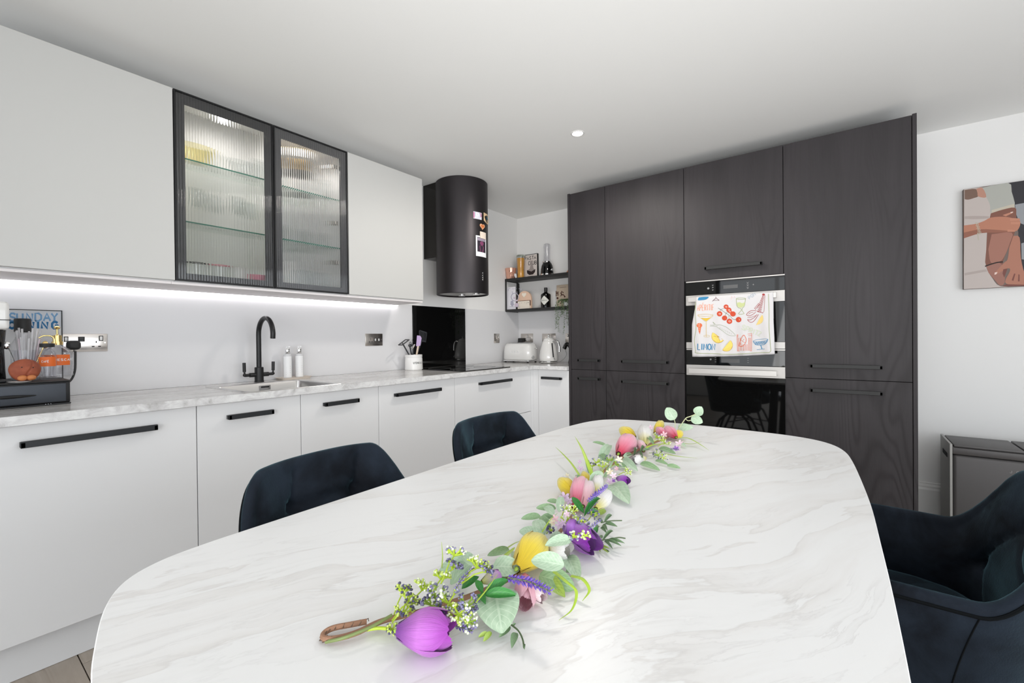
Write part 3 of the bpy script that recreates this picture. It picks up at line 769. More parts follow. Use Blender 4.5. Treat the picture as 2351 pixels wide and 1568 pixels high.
# ------------------------------------------------------------------ splashback and hob
obj('splashback', box(B(), .0082, .0142, -1.457, -.838, .9107, 1.4225, .0008, 1), m_blk_gloss, None, 'square black glass splashback on the wall below the hood', 'splashback')
t = thing('hob', 'thin black glass hob set on the worktop below the hood', 'hob', (.34, -1.15, .9107))
ho = obj('glass_plate', box(B(), .09, .598, -1.50, -.93, .9107, .9165, .0015, 1), m_blk_gloss, t)
for k, (x, y, r) in enumerate(((.22, -1.36, .09), (.22, -1.07, .075), (.44, -1.36, .075), (.44, -1.07, .09))):
    bm = B(); n = 40; tube(bm, [(x+r*math.cos(2*PI*i/n), y+r*math.sin(2*PI*i/n), .9167) for i in range(n+1)], .0006, 4, cap=False); obj('cooking_zone', bm, m_grey, ho)

# ------------------------------------------------------------------ sockets
def socket(name, ax, plane, a0, a1, z0, z1, label, gangs, out=1, m=m_nickel, group='metal wall sockets'):
    """gangs: list of (kind, u, v) in 0..1 plate coordinates"""
    def bx(u0, u1, v0, v1, d0, d1, bev=0):
        bm = B(); A0, A1 = sorted((a0+(a1-a0)*u0, a0+(a1-a0)*u1)); Z0, Z1 = z0+(z1-z0)*v0, z0+(z1-z0)*v1
        P0, P1 = sorted((plane+out*d0, plane+out*d1))
        if ax == 'y': box(bm, P0, P1, A0, A1, Z0, Z1, bev, 2)
        else: box(bm, A0, A1, P0, P1, Z0, Z1, bev, 2)
        return bm
    L = abs(a1-a0); Hh = z1-z0
    t = obj(name, bx(0, 1, 0, 1, 0, .006, .003), m, None, label, 'socket', group)
    fr = bx(.004/L, 1-.004/L, .004/Hh, 1-.004/Hh, .006, .0064)
    for kind, u, v in gangs:
        if kind == 'pins':
            for du, dv, wu, wv in ((0, .013, .0035, .009), (-.011, -.008, .0095, .0045), (.011, -.008, .0095, .0045)):
                obj('pin_hole', bx(u+(du-wu/2)/L, u+(du+wu/2)/L, v+(dv-wv/2)/Hh, v+(dv+wv/2)/Hh, .0061, .0068), m_gap, t, smooth=False)
        elif kind == 'switch':
            s = obj('switch', bx(u-.0075/L, u+.0075/L, v-.012/Hh, v+.012/Hh, .0061, .0075), m_gap, t, smooth=False)
            obj('rocker', bx(u-.005/L, u+.005/L, v-.009/Hh, v+.009/Hh, .0076, .010, .001), m_whitep, s)
        elif kind == 'usb':
            s = obj('usb_module', bx(u-.011/L, u+.011/L, v-.011/Hh, v+.011/Hh, .0061, .0072), m_gap, t, smooth=False)
            for q in (-.0045, .0045): obj('usb_port', bx(u-.007/L, u+.007/L, v+(q-.0015)/Hh, v+(q+.0015)/Hh, .0073, .0078), m_grey, s, smooth=False)
        elif kind == 'screw':
            bm = B(); P = [0, 0, z0+Hh*v]; P[0 if ax == 'y' else 1] = plane+out*.0061; P[1 if ax == 'y' else 0] = a0+(a1-a0)*u
            lathe(bm, [(.003, 0), (.003, .001), (.001, .001)], P, 12, (out, 0, 0) if ax == 'y' else (0, out, 0)); obj('screw', bm, m_chrome, t)
    return t
m_satin = mat('satin_nickel_light', (.85, .80, .76), .2, .9)
socket('wall_socket', 'y', .0082, -3.475, -3.3075, 1.107, 1.1895, 'wide metal double socket with USB ports beside the coffee corner, plug in its left half', [('switch', .16, .70), ('usb', .46, .70), ('pins', .76, .38), ('switch', .86, .74), ('screw', .94, .5), ('screw', .07, .5)], m=m_satin)
socket('wall_socket', 'y', .0082, -1.899, -1.7475, 1.103, 1.1935, 'single metal wall socket between the soap bottles and the utensil pot', [('pins', .30, .42), ('switch', .56, .5), ('switch', .76, .5), ('screw', .93, .5)])
socket('wall_socket', 'y', .0082, -.4225, -.3375, 1.103, 1.1965, 'small metal socket on the left wall right of the black splashback', [('pins', .35, .4), ('switch', .72, .62)])
socket('wall_socket', 'x', -.0082, .044, .199, 1.104, 1.1965, 'metal socket behind the toaster with a black plug in it', [('switch', .55, .72), ('screw', .93, .5)], -1)
socket('wall_socket', 'x', -.0082, .313, .474, 1.104, 1.1925, 'metal socket mostly hidden behind the kettle', [('switch', .5, .8), ('pins', .3, .4)], -1)
socket('wall_socket', 'x', -.0082, .585, .735, 1.104, 1.1925, 'metal socket at the edge of the black tall cabinet, below the plant', [('switch', .2, .75), ('pins', .6, .4)], -1)

# ------------------------------------------------------------------ coffee corner
t = thing('capsule_drawer', 'black mesh capsule drawer box under the coffee things', 'drawer box', (.2, -3.62, .9107))
bx0, bx1, by0, by1 = .035, .372, -3.79, -3.487
bm = B(); box(bm, bx0, bx1-.006, by0, by1, .917, .998, .003, 2)
obj('case', bm, m_blk, t)
bm = B(); box(bm, bx0, bx1, by0+.001, by1+.001, .9112, .9165, .001, 1); obj('base', bm, m_blk, t)
bm = B(); box(bm, bx0-.002, bx1+.002, by0, by1+.002, .9985, 1.003, .0015, 1); obj('top_plate', bm, m_blk_matt, t)
df = obj('drawer_front', box(B(), bx1-.0055, bx1, by0+.008, by1-.012, .922, .992, .002, 2), mat('slate_mesh', (.055, .062, .075), .45, .4), t)
bm = B(); P = [(bx1+.002, -3.72+.0+k*.01, .953+.0*k) for k in range(0, 15)]
tube(bm, [(bx1+.004+.006*math.sin(PI*k/14), p[1], p[2]) for k, p in enumerate(P)], [.0015+.0045*math.sin(PI*k/14) for k in range(15)], 8); obj('handle', bm, m_blk, df)
for yy in (-3.555, -3.548, -3.541):
    bm = B(); ball(bm, (bx1+.0015, yy, .916), .0016, 1); obj('badge_dot', bm, m_chrome, df)
TZ0 = 1.0035
# coffee machine at the left edge
t = thing('coffee_machine', 'white and black capsule coffee machine cut off by the left edge', 'coffee machine', (.25, -3.70, TZ0))
bm = B(); box(bm, .10, .34, -3.785, -3.640, 1.20, 1.303, .012, 3); hd = obj('head', bm, m_whitep, t)
prism(B(), [(0, 0, 0), (1, 0, 0), (0, 1, 0)], (0, 0, 1)).free()
bm = B(); box(bm, .098, .342, -3.787, -3.638, 1.234, 1.2365); obj('seam', bm, m_gap, hd, smooth=False)
bm = B(); lathe(bm, [(.045, 0), (.050, .01), (.047, .12), (.052, .1965)], (.22, -3.70, TZ0), 32, sy=1.15); obj('body', bm, m_blk_gloss, t)
bm = B(); box(bm, .15, .33, -3.775, -3.650, TZ0, TZ0+.012, .004, 2); obj('drip_tray', bm, m_blk, t)
# picture leaning on the wall
t = thing('framed_print', 'thin-framed print reading SUNDAY MORNING in blue brush letters', 'picture', (.02, -3.55, .913))
px1 = -3.4595; px0 = -3.70; pz1 = 1.2925; pz0 = .925
obj('backing', box(B(), .010, .016, px0, px1, pz0, pz1), m_paper, t, smooth=False)
bm = B()
for a, b, c, d_ in ((px0, px1, pz1-.003, pz1), (px0, px1, pz0, pz0+.003), (px0, px0+.003, pz0, pz1), (px1-.003, px1, pz0, pz1)): box(bm, .009, .021, a, b, c, d_)
obj('frame', bm, m_blk_matt, t, smooth=False)
def wp(x): return lambda u, v, k=0: (lambda P: Vector((x+k*3e-6, P.y, P.z)))(at(u, v, 'x', x))
sh = Sheet(wp(.0165))
m_b1, m_b2 = flat(120, 165, 205), flat(45, 115, 165)
sh.begin(); sh.poly([(-35, 714), (144, 714), (144, 755), (-35, 755)]); sh.end('grey_ground', flat(214, 218, 224), t)
sh.begin()
for i, (ch, x) in enumerate(zip('SUNDAY', (22, 39, 61, 81, 100, 118))): sh.text(ch, (x, 737), 17.5, 15.5, 0, 4.6)
sh.end('lettering_sunday', m_b1, t)
sh.begin()
for ch, x in zip('MORNING', (-12, 8, 28, 48, 69, 83, 103) if False else (-14, 12, 40, 66, 84, 96, 119)):
    if ch == 'M': x = 2
    if ch == 'O': x = 20
    if ch == 'R': x = 45
    if ch == 'N' and x == 66: x = 64
    sh.text(ch, (x, 754), 15, 15, 0, 5.6)
sh.end('lettering_morning', m_b2, t)
# straw jar
t = thing('straw_jar', 'clear ribbed jar packed with glass straws and stirrers', 'jar', (.20, -3.60, TZ0))
jc = (.185, -3.588, TZ0); jr = .040
bm = B(); lathe(bm, [(.001, 0), (.036, 0), (jr, .01), (jr, .118), (jr-.003, .118), (jr-.003, .008), (.001, .006)], jc, 40); obj('jar_body', bm, m_plastic, t)
m_straw = mat('straw_glass', (.80, .79, .81), .12, 0, Transmission_Weight=.35)
m_straw2 = mat('straw_pink', (.85, .72, .78), .15, 0, Transmission_Weight=.4)
for k in range(22):
    a = k*2.399; r = .008+.024*((k*.618) % 1); ln_ = .185+.022*math.sin(k*1.7); sp = 1.45
    p0 = Vector((jc[0]+r*.7*math.cos(a), jc[1]+r*.7*math.sin(a), TZ0+.009)); p1 = Vector((jc[0]+r*sp*math.cos(a), jc[1]+r*sp*math.sin(a)*1.15, TZ0+ln_))
    bm = B(); tube(bm, [p0, p1], .0032, 8); obj('straw', bm, m_straw2 if k % 7 == 3 else m_straw, t)
for dy, m_, nmx in ((-.047, m_chrome, 'spoon'), (.047, m_brass, 'spoon')):
    bm = B(); base = Vector((jc[0]+.01, jc[1]+dy*.3, TZ0+.02)); tip = Vector((jc[0]+.03, jc[1]+dy, TZ0+.128)); tube(bm, [base, tip], .002, 8); ball(bm, tip+Vector((0, dy*.1, .010)), .013, 2, (.35, .8, 1.2)); obj(nmx, bm, m_, t)
# black-capped bottle behind straws
t = thing('syrup_bottle', 'bottle with wide black cap behind the glass straws', 'bottle', (.09, -3.59, TZ0))
bm = B(); lathe(bm, [(.001, 0), (.034, 0), (.035, .01), (.035, .14), (.02, .17), (.015, .19), (.001, .19)], (.085, -3.585, TZ0), 28); obj('bottle_body', bm, m_plastic, t)
bm = B(); lathe(bm, [(.022, .1905), (.025, .193), (.025, .243), (.023, .247), (.001, .247)], (.085, -3.585, TZ0), 28); obj('cap', bm, m_blk_matt, t)
# coffee-bean ornament
t = thing('bean_ornament', 'brown terracotta coffee-bean ornament with a split down the middle', 'ornament', (.32, -3.60, TZ0))
bc = Vector((.315, -3.602, TZ0+.043))
bm = B(); g = bmesh.ops.create_icosphere(bm, subdivisions=5, radius=1)
for v in g['verts']:
    x, y_, z_ = v.co; line = y_-.18-.22*math.sin(z_*2.2+.3)
    dent = .22*math.exp(-(line/.045)**2) if x > -.1 else 0
    k = 1+.03*math.sin(3*z_)
    v.co = bc+Vector((x*.026*k*(1-dent), y_*.0425*k, z_*.0425))
m_terra = mat('terracotta', (.34, .085, .035), .7); nn = N(m_terra); nn.bump(nn.noise(nn.coord(), 60, 5), .002, .4)
nn.l(nn.ramp(nn.noise(nn.coord(), 25, 4), [(.3, (.22, .05, .025)), (.7, (.42, .11, .05))]), nn.b.inputs['Base Color'])
obj('bean', bm, m_terra, t, ang=None)
for y_, z_ in ((-.010, .012), (.019, .010)):
    bm = B(); ball(bm, (bc.x+.0245, bc.y+y_, bc.z+z_), .0022, 1); obj('eye_dot', bm, m_ink, t)
m_tan = mat('orange_clay', (.55, .19, .06), .6)
for k, (y_, lab) in enumerate(((-3.612, 'left of two small orange clay pebbles in front of the bean ornament'), (-3.589, 'right of two small orange clay pebbles in front of the bean ornament'))):
    bm = B(); ball(bm, (.350, y_, TZ0+.0155), .0125, 3, (.9, 1.05, .82)); obj('clay_pebble', bm, m_tan, None, lab, 'ornament', 'orange clay pebbles', ang=None)
bm = B(); lathe(bm, [(.001, 0), (.022, 0), (.026, .003), (.024, .0035), (.001, .002)], (.345, -3.618, TZ0+.0002), 28, sy=1.2); obj('saucer', bm, m_whitem, None, 'tiny white saucer under the clay pebbles', 'saucer')
# syrup dispensers
m_orange = mat('orange_label', hexc(232, 110, 40), .5); m_wlab = mat('white_label', (.86, .86, .86), .5)
def dispenser(c, rr, hh, label, kind, txt, a_lab):
    t = thing('syrup_dispenser', label, 'bottle', c, 'syrup dispensers beside the bean ornament')
    bm = B()
    prof = [(.001, 0), (rr*.8, 0), (rr, .008), (rr*.96, .018), (rr*1.02, .026), (rr*.95, .034), (rr, .044), (rr*.98, .05), (rr*.98, hh*.72), (rr*.8, hh*.86), (rr*.42, hh*.95), (rr*.40, hh), (rr*.34, hh), (rr*.36, hh*.95), (rr*.74, hh*.85), (rr*.9, hh*.72), (rr*.9, .05), (rr*.8, .006), (.001, .004)]
    lathe(bm, prof, c, 40); gb = obj('glass_body', bm, m_plastic, t)
    bm = B(); rows = []
    for z_ in (.052, hh*.70):
        rows.append([(c[0]+rr*1.0*math.cos(a), c[1]+rr*1.0*math.sin(a), c[2]+z_) for a in [a_lab-1.1+2.2*k/16 for k in range(17)]])
    grid(bm, rows); lb = obj('label', bm, m_orange, gb)
    z0_, z1_ = c[2]+.052, c[2]+hh*.70
    sh = Sheet(lambda u, v, k=0: Vector((c[0]+(rr*1.0+.0006)*math.cos(a_lab+u), c[1]+(rr*1.0+.0006)*math.sin(a_lab+u), z0_+(z1_-z0_)*v)))
    sh.begin(); n_ = len(txt); sh.text(txt, (-.62 if kind == 'spout' else .02, .42), .2, .16, .06, .045, down=False); sh.end('lettering', m_wlab, gb)
    if kind == 'pump':
        bm = B(); zz = c[2]+hh; lathe(bm, [(.018, 0), (.018, .014), (.014, .0145), (.014, .040), (.006, .041), (.0035, .044), (.0035, .066), (.009, .068), (.011, .074), (.004, .08), (.001, .0805)], (c[0], c[1], zz), 24); obj('pump', bm, m_brass, t)
    else:
        bm = B(); zz = c[2]+hh; lathe(bm, [(.021, 0), (.022, .002), (.022, .014), (.020, .016), (.001, .016)], (c[0], c[1], zz), 24); obj('cap', bm, m_blk_matt, t)
        bm = B(); tube(bm, smooth([(c[0]-.01, c[1]+.02, zz+.005), (c[0]-.01, c[1]+.022, zz+.030), (c[0]-.01, c[1]+.012, zz+.045), (c[0]-.01, c[1]-.008, zz+.046), (c[0]-.01, c[1]-.022, zz+.038)], 6), .0028, 10); obj('spout', bm, m_brass, t)
dispenser((.235, -3.533, TZ0), .027, .128, 'short syrup bottle with black cap, curved brass spout and orange label', 'spout', 'CAFÉ', -.12)
dispenser((.140, -3.492, TZ0), .048, .137, 'round syrup bottle with brass pump and orange label', 'pump', 'NESCAFÉ', -.35)
# plug in the wide socket with a cable
t = thing('power_plug', 'black plug in the wide double socket with its cable hanging down', 'plug', (.03, -3.43, 1.1))
bm = B(); P0 = at(169, 795, 'x', .03)
box(bm, .0148, .045, P0.y-.024, P0.y+.024, P0.z-.016, P0.z+.026, .0145, 5); obj('plug_body', bm, m_blk_matt, t)
bm = B(); pts = [at(173, 806, 'x', .04), at(173, 825, 'x', .045), at(172, 850, 'x', .05), at(166, 868, 'x', .05), at(157, 878, 'x', .06), at(150, 882, 'x', .08)]
tube(bm, smooth(pts, 5), .0042, 10); obj('cable', bm, m_blk_matt, t)

# ------------------------------------------------------------------ hand soap bottles on their tray
t = thing('soap_tray', 'oblong beige stone tray under two white bottles by the sink', 'tray', (.06, -2.45, .9107))
rows = [rrect(.020, .110, -2.535, -2.365, .015, .9107), rrect(.015, .115, -2.545, -2.355, .018, .922), rrect(.013, .117, -2.549, -2.351, .018, .924), rrect(.017, .113, -2.543, -2.357, .016, .924), rrect(.022, .108, -2.533, -2.367, .014, .917)]
bm = B(); V = grid(bm, rows, closev=True); bm.faces.new(V[0]); bm.faces.new(V[-1]); obj('tray_body', bm, m_cream, t)
def soap(c, label, a_l):
    t = thing('soap_bottle', label, 'bottle', c, 'white bottles on the beige tray')
    bm = B(); lathe(bm, [(.001, 0), (.0225, 0), (.024, .003), (.024, .138), (.022, .146), (.012, .150), (.001, .150)], c, 32); obj('bottle_body', bm, mat('frosted_bottle', (.82, .82, .83), .25, 0, Transmission_Weight=.25), t)
    bm = B(); rows = [[(c[0]+.0243*math.cos(a), c[1]+.0243*math.sin(a), c[2]+z_) for a in [a_l-1.1+2.2*k/16 for k in range(17)]] for z_ in (.006, .135)]
    grid(bm, rows); obj('label', bm, m_wlab, t)
    sh = Sheet(lambda u, v, k=0: Vector((c[0]+.0247*math.cos(a_l+u), c[1]+.0247*math.sin(a_l+u), c[2]+v)))
    sh.begin()
    for z_ in (.035, .048, .061, .074): sh.line([(.55, z_), (.68, z_)], .0016).line([(-.35, z_-.01), (-.28, z_-.01)], .0012)
    sh.end('small_print', flat(150, 150, 160), t)
    bm = B(); lathe(bm, [(.0125, .1505), (.0135, .152), (.0135, .180), (.012, .183), (.001, .183)], c, 24); obj('collar', bm, m_chrome, t)
    bm = B(); lathe(bm, [(.009, .1835), (.010, .185), (.010, .193), (.001, .194)], c, 20); box(bm, c[0]-.005, c[0]+.024, c[1]-.006, c[1]+.006, c[2]+.188, c[2]+.196, .002, 1); obj('pump_head', bm, m_wlab, t)
soap((.066, -2.488, .9175), 'left white pump bottle with silver collar on the beige tray', -.45)
soap((.060, -2.412, .9175), 'right white pump bottle with silver collar, nearer the utensil pot', -.45)

# ------------------------------------------------------------------ utensil pot
uc = Vector((.105, -1.527, .9107))
t = thing('utensil_pot', 'white ceramic pot lettered UTENSILS beside the black splashback', 'pot', uc)
bm = B(); lathe(bm, [(.001, 0), (.066, 0), (.069, .004), (.066, .09), (.064, .095), (.066, .100), (.066, .118), (.062, .119), (.060, .1), (.062, .006), (.001, .005)], uc, 48); obj('pot_body', bm, m_whitem, t)
al = math.atan2(CAM.y-uc.y, CAM.x-uc.x)+.25
sh = Sheet(lambda u, v, k=0: Vector((uc.x+.0685*math.cos(al+u), uc.y+.0685*math.sin(al+u), uc.z+v)))
sh.begin(); sh.text('UTENSILS', (-.28, .052), .012, .115, .04, .022, down=False); 
sh.bm.free(); sh.begin()
for i, ch in enumerate('UTENSILS'):
    for pl in GL[ch]:
        q = [((-.30+.155*i+a*.11), .050+b*.013) for a, b in pl]
        for a, b in zip(q, q[1:]):
            sh.k += 1
            wz = .0012; wu = .018
            if abs(a[0]-b[0])*.068 > abs(a[1]-b[1]): qd = [(a[0], a[1]-wz), (b[0], b[1]-wz), (b[0], b[1]+wz), (a[0], a[1]+wz)]
            else: qd = [(a[0]-wu, a[1]), (a[0]+wu, a[1]), (b[0]+wu, b[1]), (b[0]-wu, b[1])]
            vs = [sh.bm.verts.new(sh.put(*p)) for p in qd]; sh.bm.faces.new(vs)
sh.end('lettering', m_ink, t)
def UT(px, py, x): return at(px, py, 'x', x)
m_ut = mat('grey_black_nylon', (.035, .037, .042), .4)
# turner
t = thing('slotted_turner', 'dark slotted turner standing tallest in the utensil pot', 'utensil', uc+Vector((0, .02, .02)), 'utensils in the white pot')
b0, b1 = Vector((.11, -1.545, .93)), UT(968, 783, .10)
bm = B(); tube(bm, [b0, b1], .005, 10); obj('shaft', bm, m_ut, t)
c0, c1, c2, c3 = UT(963, 783, .10), UT(977, 786, .10), UT(980, 763, .10), UT(962, 757, .10)
bm = B(); o_ = Vector((.004, 0, 0))
def quadp(a, b, c, d_): prism(bm, [a, b, c, d_], o_)
def lerp(a, b, t_): return a+(b-a)*t_
def BI(u, v): return lerp(lerp(c0, c1, u), lerp(c3, c2, u), v)
for k in range(6): quadp(BI(k*.188, .12), BI(k*.188+.06, .12), BI(k*.188+.06, .9), BI(k*.188, .9))
quadp(BI(.0, 0), BI(1, 0), BI(1, .12), BI(0, .12)); quadp(BI(0, .9), BI(1, .9), BI(.95, 1), BI(.1, 1))
obj('blade', bm, m_ut, t)
t = thing('spatula', 'lilac silicone spatula with wooden handle in the utensil pot', 'utensil', uc+Vector((0, .01, .02)), 'utensils in the white pot')
bm = B(); tube(bm, [Vector((.12, -1.535, .93)), UT(960, 794, .13)], [.006, .0075], 10); obj('wooden_handle', bm, m_beige, t)
bm = B(); a, b, c, d_ = UT(955, 795, .13), UT(964, 794, .13), UT(967, 776, .13), UT(957, 770, .13)
prism(bm, [a, b, c, UT(964, 771, .13), d_], (.007, 0, 0)); bmesh.ops.bevel(bm, geom=bm.edges[:], offset=.002, segments=2, affect='EDGES'); obj('silicone_head', bm, mat('lilac_silicone', hexc(205, 180, 222), .5), t)
t = thing('masher', 'black masher leaning out left of the utensil pot', 'utensil', uc+Vector((0, 0, .02)), 'utensils in the white pot')
bm = B(); tube(bm, [Vector((.11, -1.51, .93)), UT(924, 788, .12)], .0055, 10); obj('shaft', bm, m_ut, t)
bm = B(); a, b = UT(915, 792, .12), UT(931, 780, .12); tube(bm, [a, b], .005, 8); tube(bm, [a+Vector((.03, .01, 0)), b+Vector((.03, .01, 0))], .005, 8); tube(bm, [a, a+Vector((.03, .01, 0))], .004, 8); tube(bm, [b, b+Vector((.03, .01, 0))], .004, 8); obj('mash_plate', bm, m_ut, t)
t = thing('whisk', 'small dark kitchen tool with looped end in the middle of the pot', 'utensil', uc+Vector((0, 0, .03)), 'utensils in the white pot')
bm = B(); tube(bm, [Vector((.10, -1.52, .93)), UT(941, 795, .12)], .006, 8); ball(bm, UT(942, 793, .12), .016, 2, (.6, 1.3, .8)); obj('head', bm, m_ut, t)
bm = B(); cc = UT(942, 789, .12); tube(bm, [cc+Vector((0, .01*math.cos(2*PI*k/16), .012*math.sin(2*PI*k/16))) for k in range(17)], .0022, 6, cap=False); obj('loop', bm, m_ut, t)
t = thing('peeler', 'black kitchen tool with silver blade behind the lilac spatula', 'utensil', uc+Vector((0, 0, .03)), 'utensils in the white pot')
bm = B(); tube(bm, [Vector((.09, -1.53, .93)), UT(949, 793, .11)], .0055, 8); obj('grip', bm, m_ut, t)
bm = B(); tube(bm, [UT(946, 800, .12), UT(952, 791, .12)], .006, 8); obj('blade', bm, m_chrome, t)

# ------------------------------------------------------------------ toaster
t = thing('toaster', 'white retro two-slot toaster in the corner with chrome knob', 'toaster', (.215, -.26, .9107))
tc = Vector((.222, -.27, 0)); L2, D2 = .172, .095
bm = B(); rows = []
for z_, s_ in ((.936, .93), (.939, .97), (.948, 1), (1.02, .985), (1.06, .955), (1.083, .91), (1.095, .84), (1.100, .72)):
    rows.append([(tc.x+L2*s_*(abs(math.cos(a))**.55)*(1 if math.cos(a) > 0 else -1), tc.y+D2*(s_**1.6)*(abs(math.sin(a))**.55)*(1 if math.sin(a) > 0 else -1), z_) for a in [2*PI*k/64 for k in range(64)]])
V = grid(bm, rows, closev=True); bm.faces.new(V[0]); bm.faces.new(V[-1]); bd = obj('body', bm, m_whitep, t, ang=50)
bm = B(); box(bm, tc.x-L2*.88, tc.x+L2*.88, tc.y-D2*.85, tc.y+D2*.85, .923, .936, .003, 1); obj('base', bm, m_chrome, t)
for sx_ in (-1, 1):
    for sy_ in (-1, 1):
        bm = B(); lathe(bm, [(.009, 0), (.010, .012), (.001, .0125)], (tc.x+sx_*L2*.78, tc.y+sy_*D2*.7, .9107), 16); obj('foot', bm, m_blk_matt, t)
for sy_ in (-1, 1): obj('slot', box(B(), tc.x-.115, tc.x+.115, tc.y+sy_*.028-.012, tc.y+sy_*.028+.012, 1.0985, 1.1012), m_gap, bd, smooth=False)
bm = B(); lathe(bm, [(.012, 0), (.013, .004), (.013, .014), (.011, .017), (.001, .017)], (tc.x+L2-.004, tc.y-.04, .966), 24, (1, 0, 0)); obj('knob', bm, m_chrome, t)
bm = B(); tube(bm, [(tc.x+L2-.01, tc.y, 1.05), (tc.x+L2+.02, tc.y, 1.05)], .004, 8); ball(bm, (tc.x+L2+.022, tc.y, 1.05), .0085); obj('lever', bm, m_chrome, t)
sh = Sheet(lambda u, v, k=0: Vector((tc.x+u, tc.y-D2-.0008, v)))
sh.begin()
for i, ch in enumerate('SMEG'): sh.text(ch, (-.065+.032*i, 1.010), .013, .013, 0, .0035, down=False)
sh.end('lettering', m_chrome, bd)
# toaster plug & plug heads in the socket behind
bm = B(); box(bm, .035, .088, -.058, -.0155, 1.105, 1.150, .008, 2); obj('power_plug', bm, m_blk_matt, None, 'black plug in the socket behind the toaster', 'plug')
bm = B(); lathe(bm, [(.024, 0), (.024, .02), (.018, .032), (.001, .033)], (.150, -.0155, 1.138), 24, (0, -1, 0)); obj('power_plug', bm, mat('clear_grey_plug', (.45, .43, .42), .2), None, 'round grey plug beside the black plug behind the toaster', 'plug')
bm = B(); tube(bm, smooth([(.40, -.20, .915), (.43, -.10, .914), (.47, -.08, .914), (.52, -.10, .914)], 5), .003, 8); obj('appliance_cable', bm, m_grey, None, 'thin cable on the worktop between toaster and kettle', 'cable')
bm = B(); tube(bm, smooth([(.60, -.02, 1.10), (.605, -.05, 1.04), (.64, -.09, .98), (.60, -.12, .925), (.56, -.14, .915)], 5), .0028, 8); obj('appliance_cable', bm, mat('pale_cable', (.4, .4, .4), .4), None, 'thin grey cable hanging from the socket right of the kettle', 'cable')
# ------------------------------------------------------------------ kettle
t = thing('kettle', 'white retro kettle with chrome handle beside the black tall cabinet', 'kettle', (.56, -.29, .9107))
kc = (.565, -.29, .9107)
bm = B(); lathe(bm, [(.001, .004), (.078, .004), (.080, .007), (.080, .020), (.074, .024), (.001, .024)], kc, 40); obj('power_base', bm, m_chrome, t)
bm = B(); lathe(bm, [(.001, .0245), (.086, .0245), (.0885, .03), (.0885, .06), (.080, .12), (.066, .175), (.056, .205), (.054, .208), (.001, .208)], kc, 48); kb = obj('body', bm, m_whitep, t)
bm = B(); lathe(bm, [(.053, .2085), (.050, .222), (.035, .236), (.012, .243), (.001, .243)], kc, 40); lid = obj('lid', bm, m_whitep, t)
bm = B(); lathe(bm, [(.008, .243), (.008, .25), (.012, .256), (.010, .262), (.001, .264)], kc, 20); obj('lid_knob', bm, m_chrome, lid)
bm = B(); tube(bm, smooth([(kc[0]+.050, kc[1]-.01, kc[2]+.200), (kc[0]+.085, kc[1]-.01, kc[2]+.212), (kc[0]+.112, kc[1]-.01, kc[2]+.195), (kc[0]+.122, kc[1]-.01, kc[2]+.155), (kc[0]+.122, kc[1]-.01, kc[2]+.110)], 6), .0095, 12); obj('handle', bm, m_chrome, t)
bm = B(); tube(bm, [(kc[0]+.066, kc[1]-.045, kc[2]+.19), (kc[0]+.084, kc[1]-.052, kc[2]+.06)], .006, 8); obj('water_window', bm, m_blk_matt, t)
bm = B(); tube(bm, [(kc[0]+.086, kc[1]-.042, kc[2]+.055), (kc[0]+.098, kc[1]-.048, kc[2]+.036)], .005, 8); obj('switch_lever', bm, m_chrome, t)
for sy_ in (-.055, .05):
    bm = B(); lathe(bm, [(.008, 0), (.009, .005), (.001, .0055)], (kc[0]+sy_, kc[1]-.03, .9107), 12); obj('foot', bm, m_blk_matt, t)
ak = math.atan2(CAM.y-kc[1], CAM.x-kc[0])-.35
sh = Sheet(lambda u, v, k=0: Vector((kc[0]+(.0885-(v-.07)*.19+.0)*math.cos(ak+u), kc[1]+(.0885-(v-.07)*.19)*math.sin(ak+u), kc[2]+v)))
sh.begin()
for i, ch in enumerate('SMEG'):
    for pl in GL[ch]:
        q = [((-.38+.27*i+a*.13), .112+b*.012) for a, b in pl]
        for a, b in zip(q, q[1:]):
            wz, wu = .0013, .017
            if abs(a[0]-b[0])*.08 > abs(a[1]-b[1]): qd = [(a[0], a[1]-wz), (b[0], b[1]-wz), (b[0], b[1]+wz), (a[0], a[1]+wz)]
            else: qd = [(a[0]-wu, a[1]), (a[0]+wu, a[1]), (b[0]+wu, b[1]), (b[0]-wu, b[1])]
            sh.bm.faces.new([sh.bm.verts.new(sh.put(*p)) for p in qd])
sh.end('lettering', m_chrome, kb)
# dark appliance peeping out by the tall unit
t = thing('kitchen_appliance', 'dark rounded appliance with dotted front half hidden by the tall cabinet', 'appliance', (.70, -.26, .9107))
bm = B(); lathe(bm, [(.001, 0), (.045, 0), (.05, .01), (.04, .06), (.030, .10), (.001, .10)], (.835, -.30, .9107), 24); obj('foot_body', bm, m_blk_gloss, t)
bm = B(); tube(bm, smooth([(.835, -.30, 1.005), (.80, -.30, 1.07), (.765, -.30, 1.09), (.74, -.30, 1.05)], 6), .018, 14); obj('arm', bm, m_blk_gloss, t)
for k in range(4):
    bm = B(); ball(bm, (.748+.004*k, -.322, 1.05+.012*k), .0028, 1); obj('dot', bm, m_chrome, t)

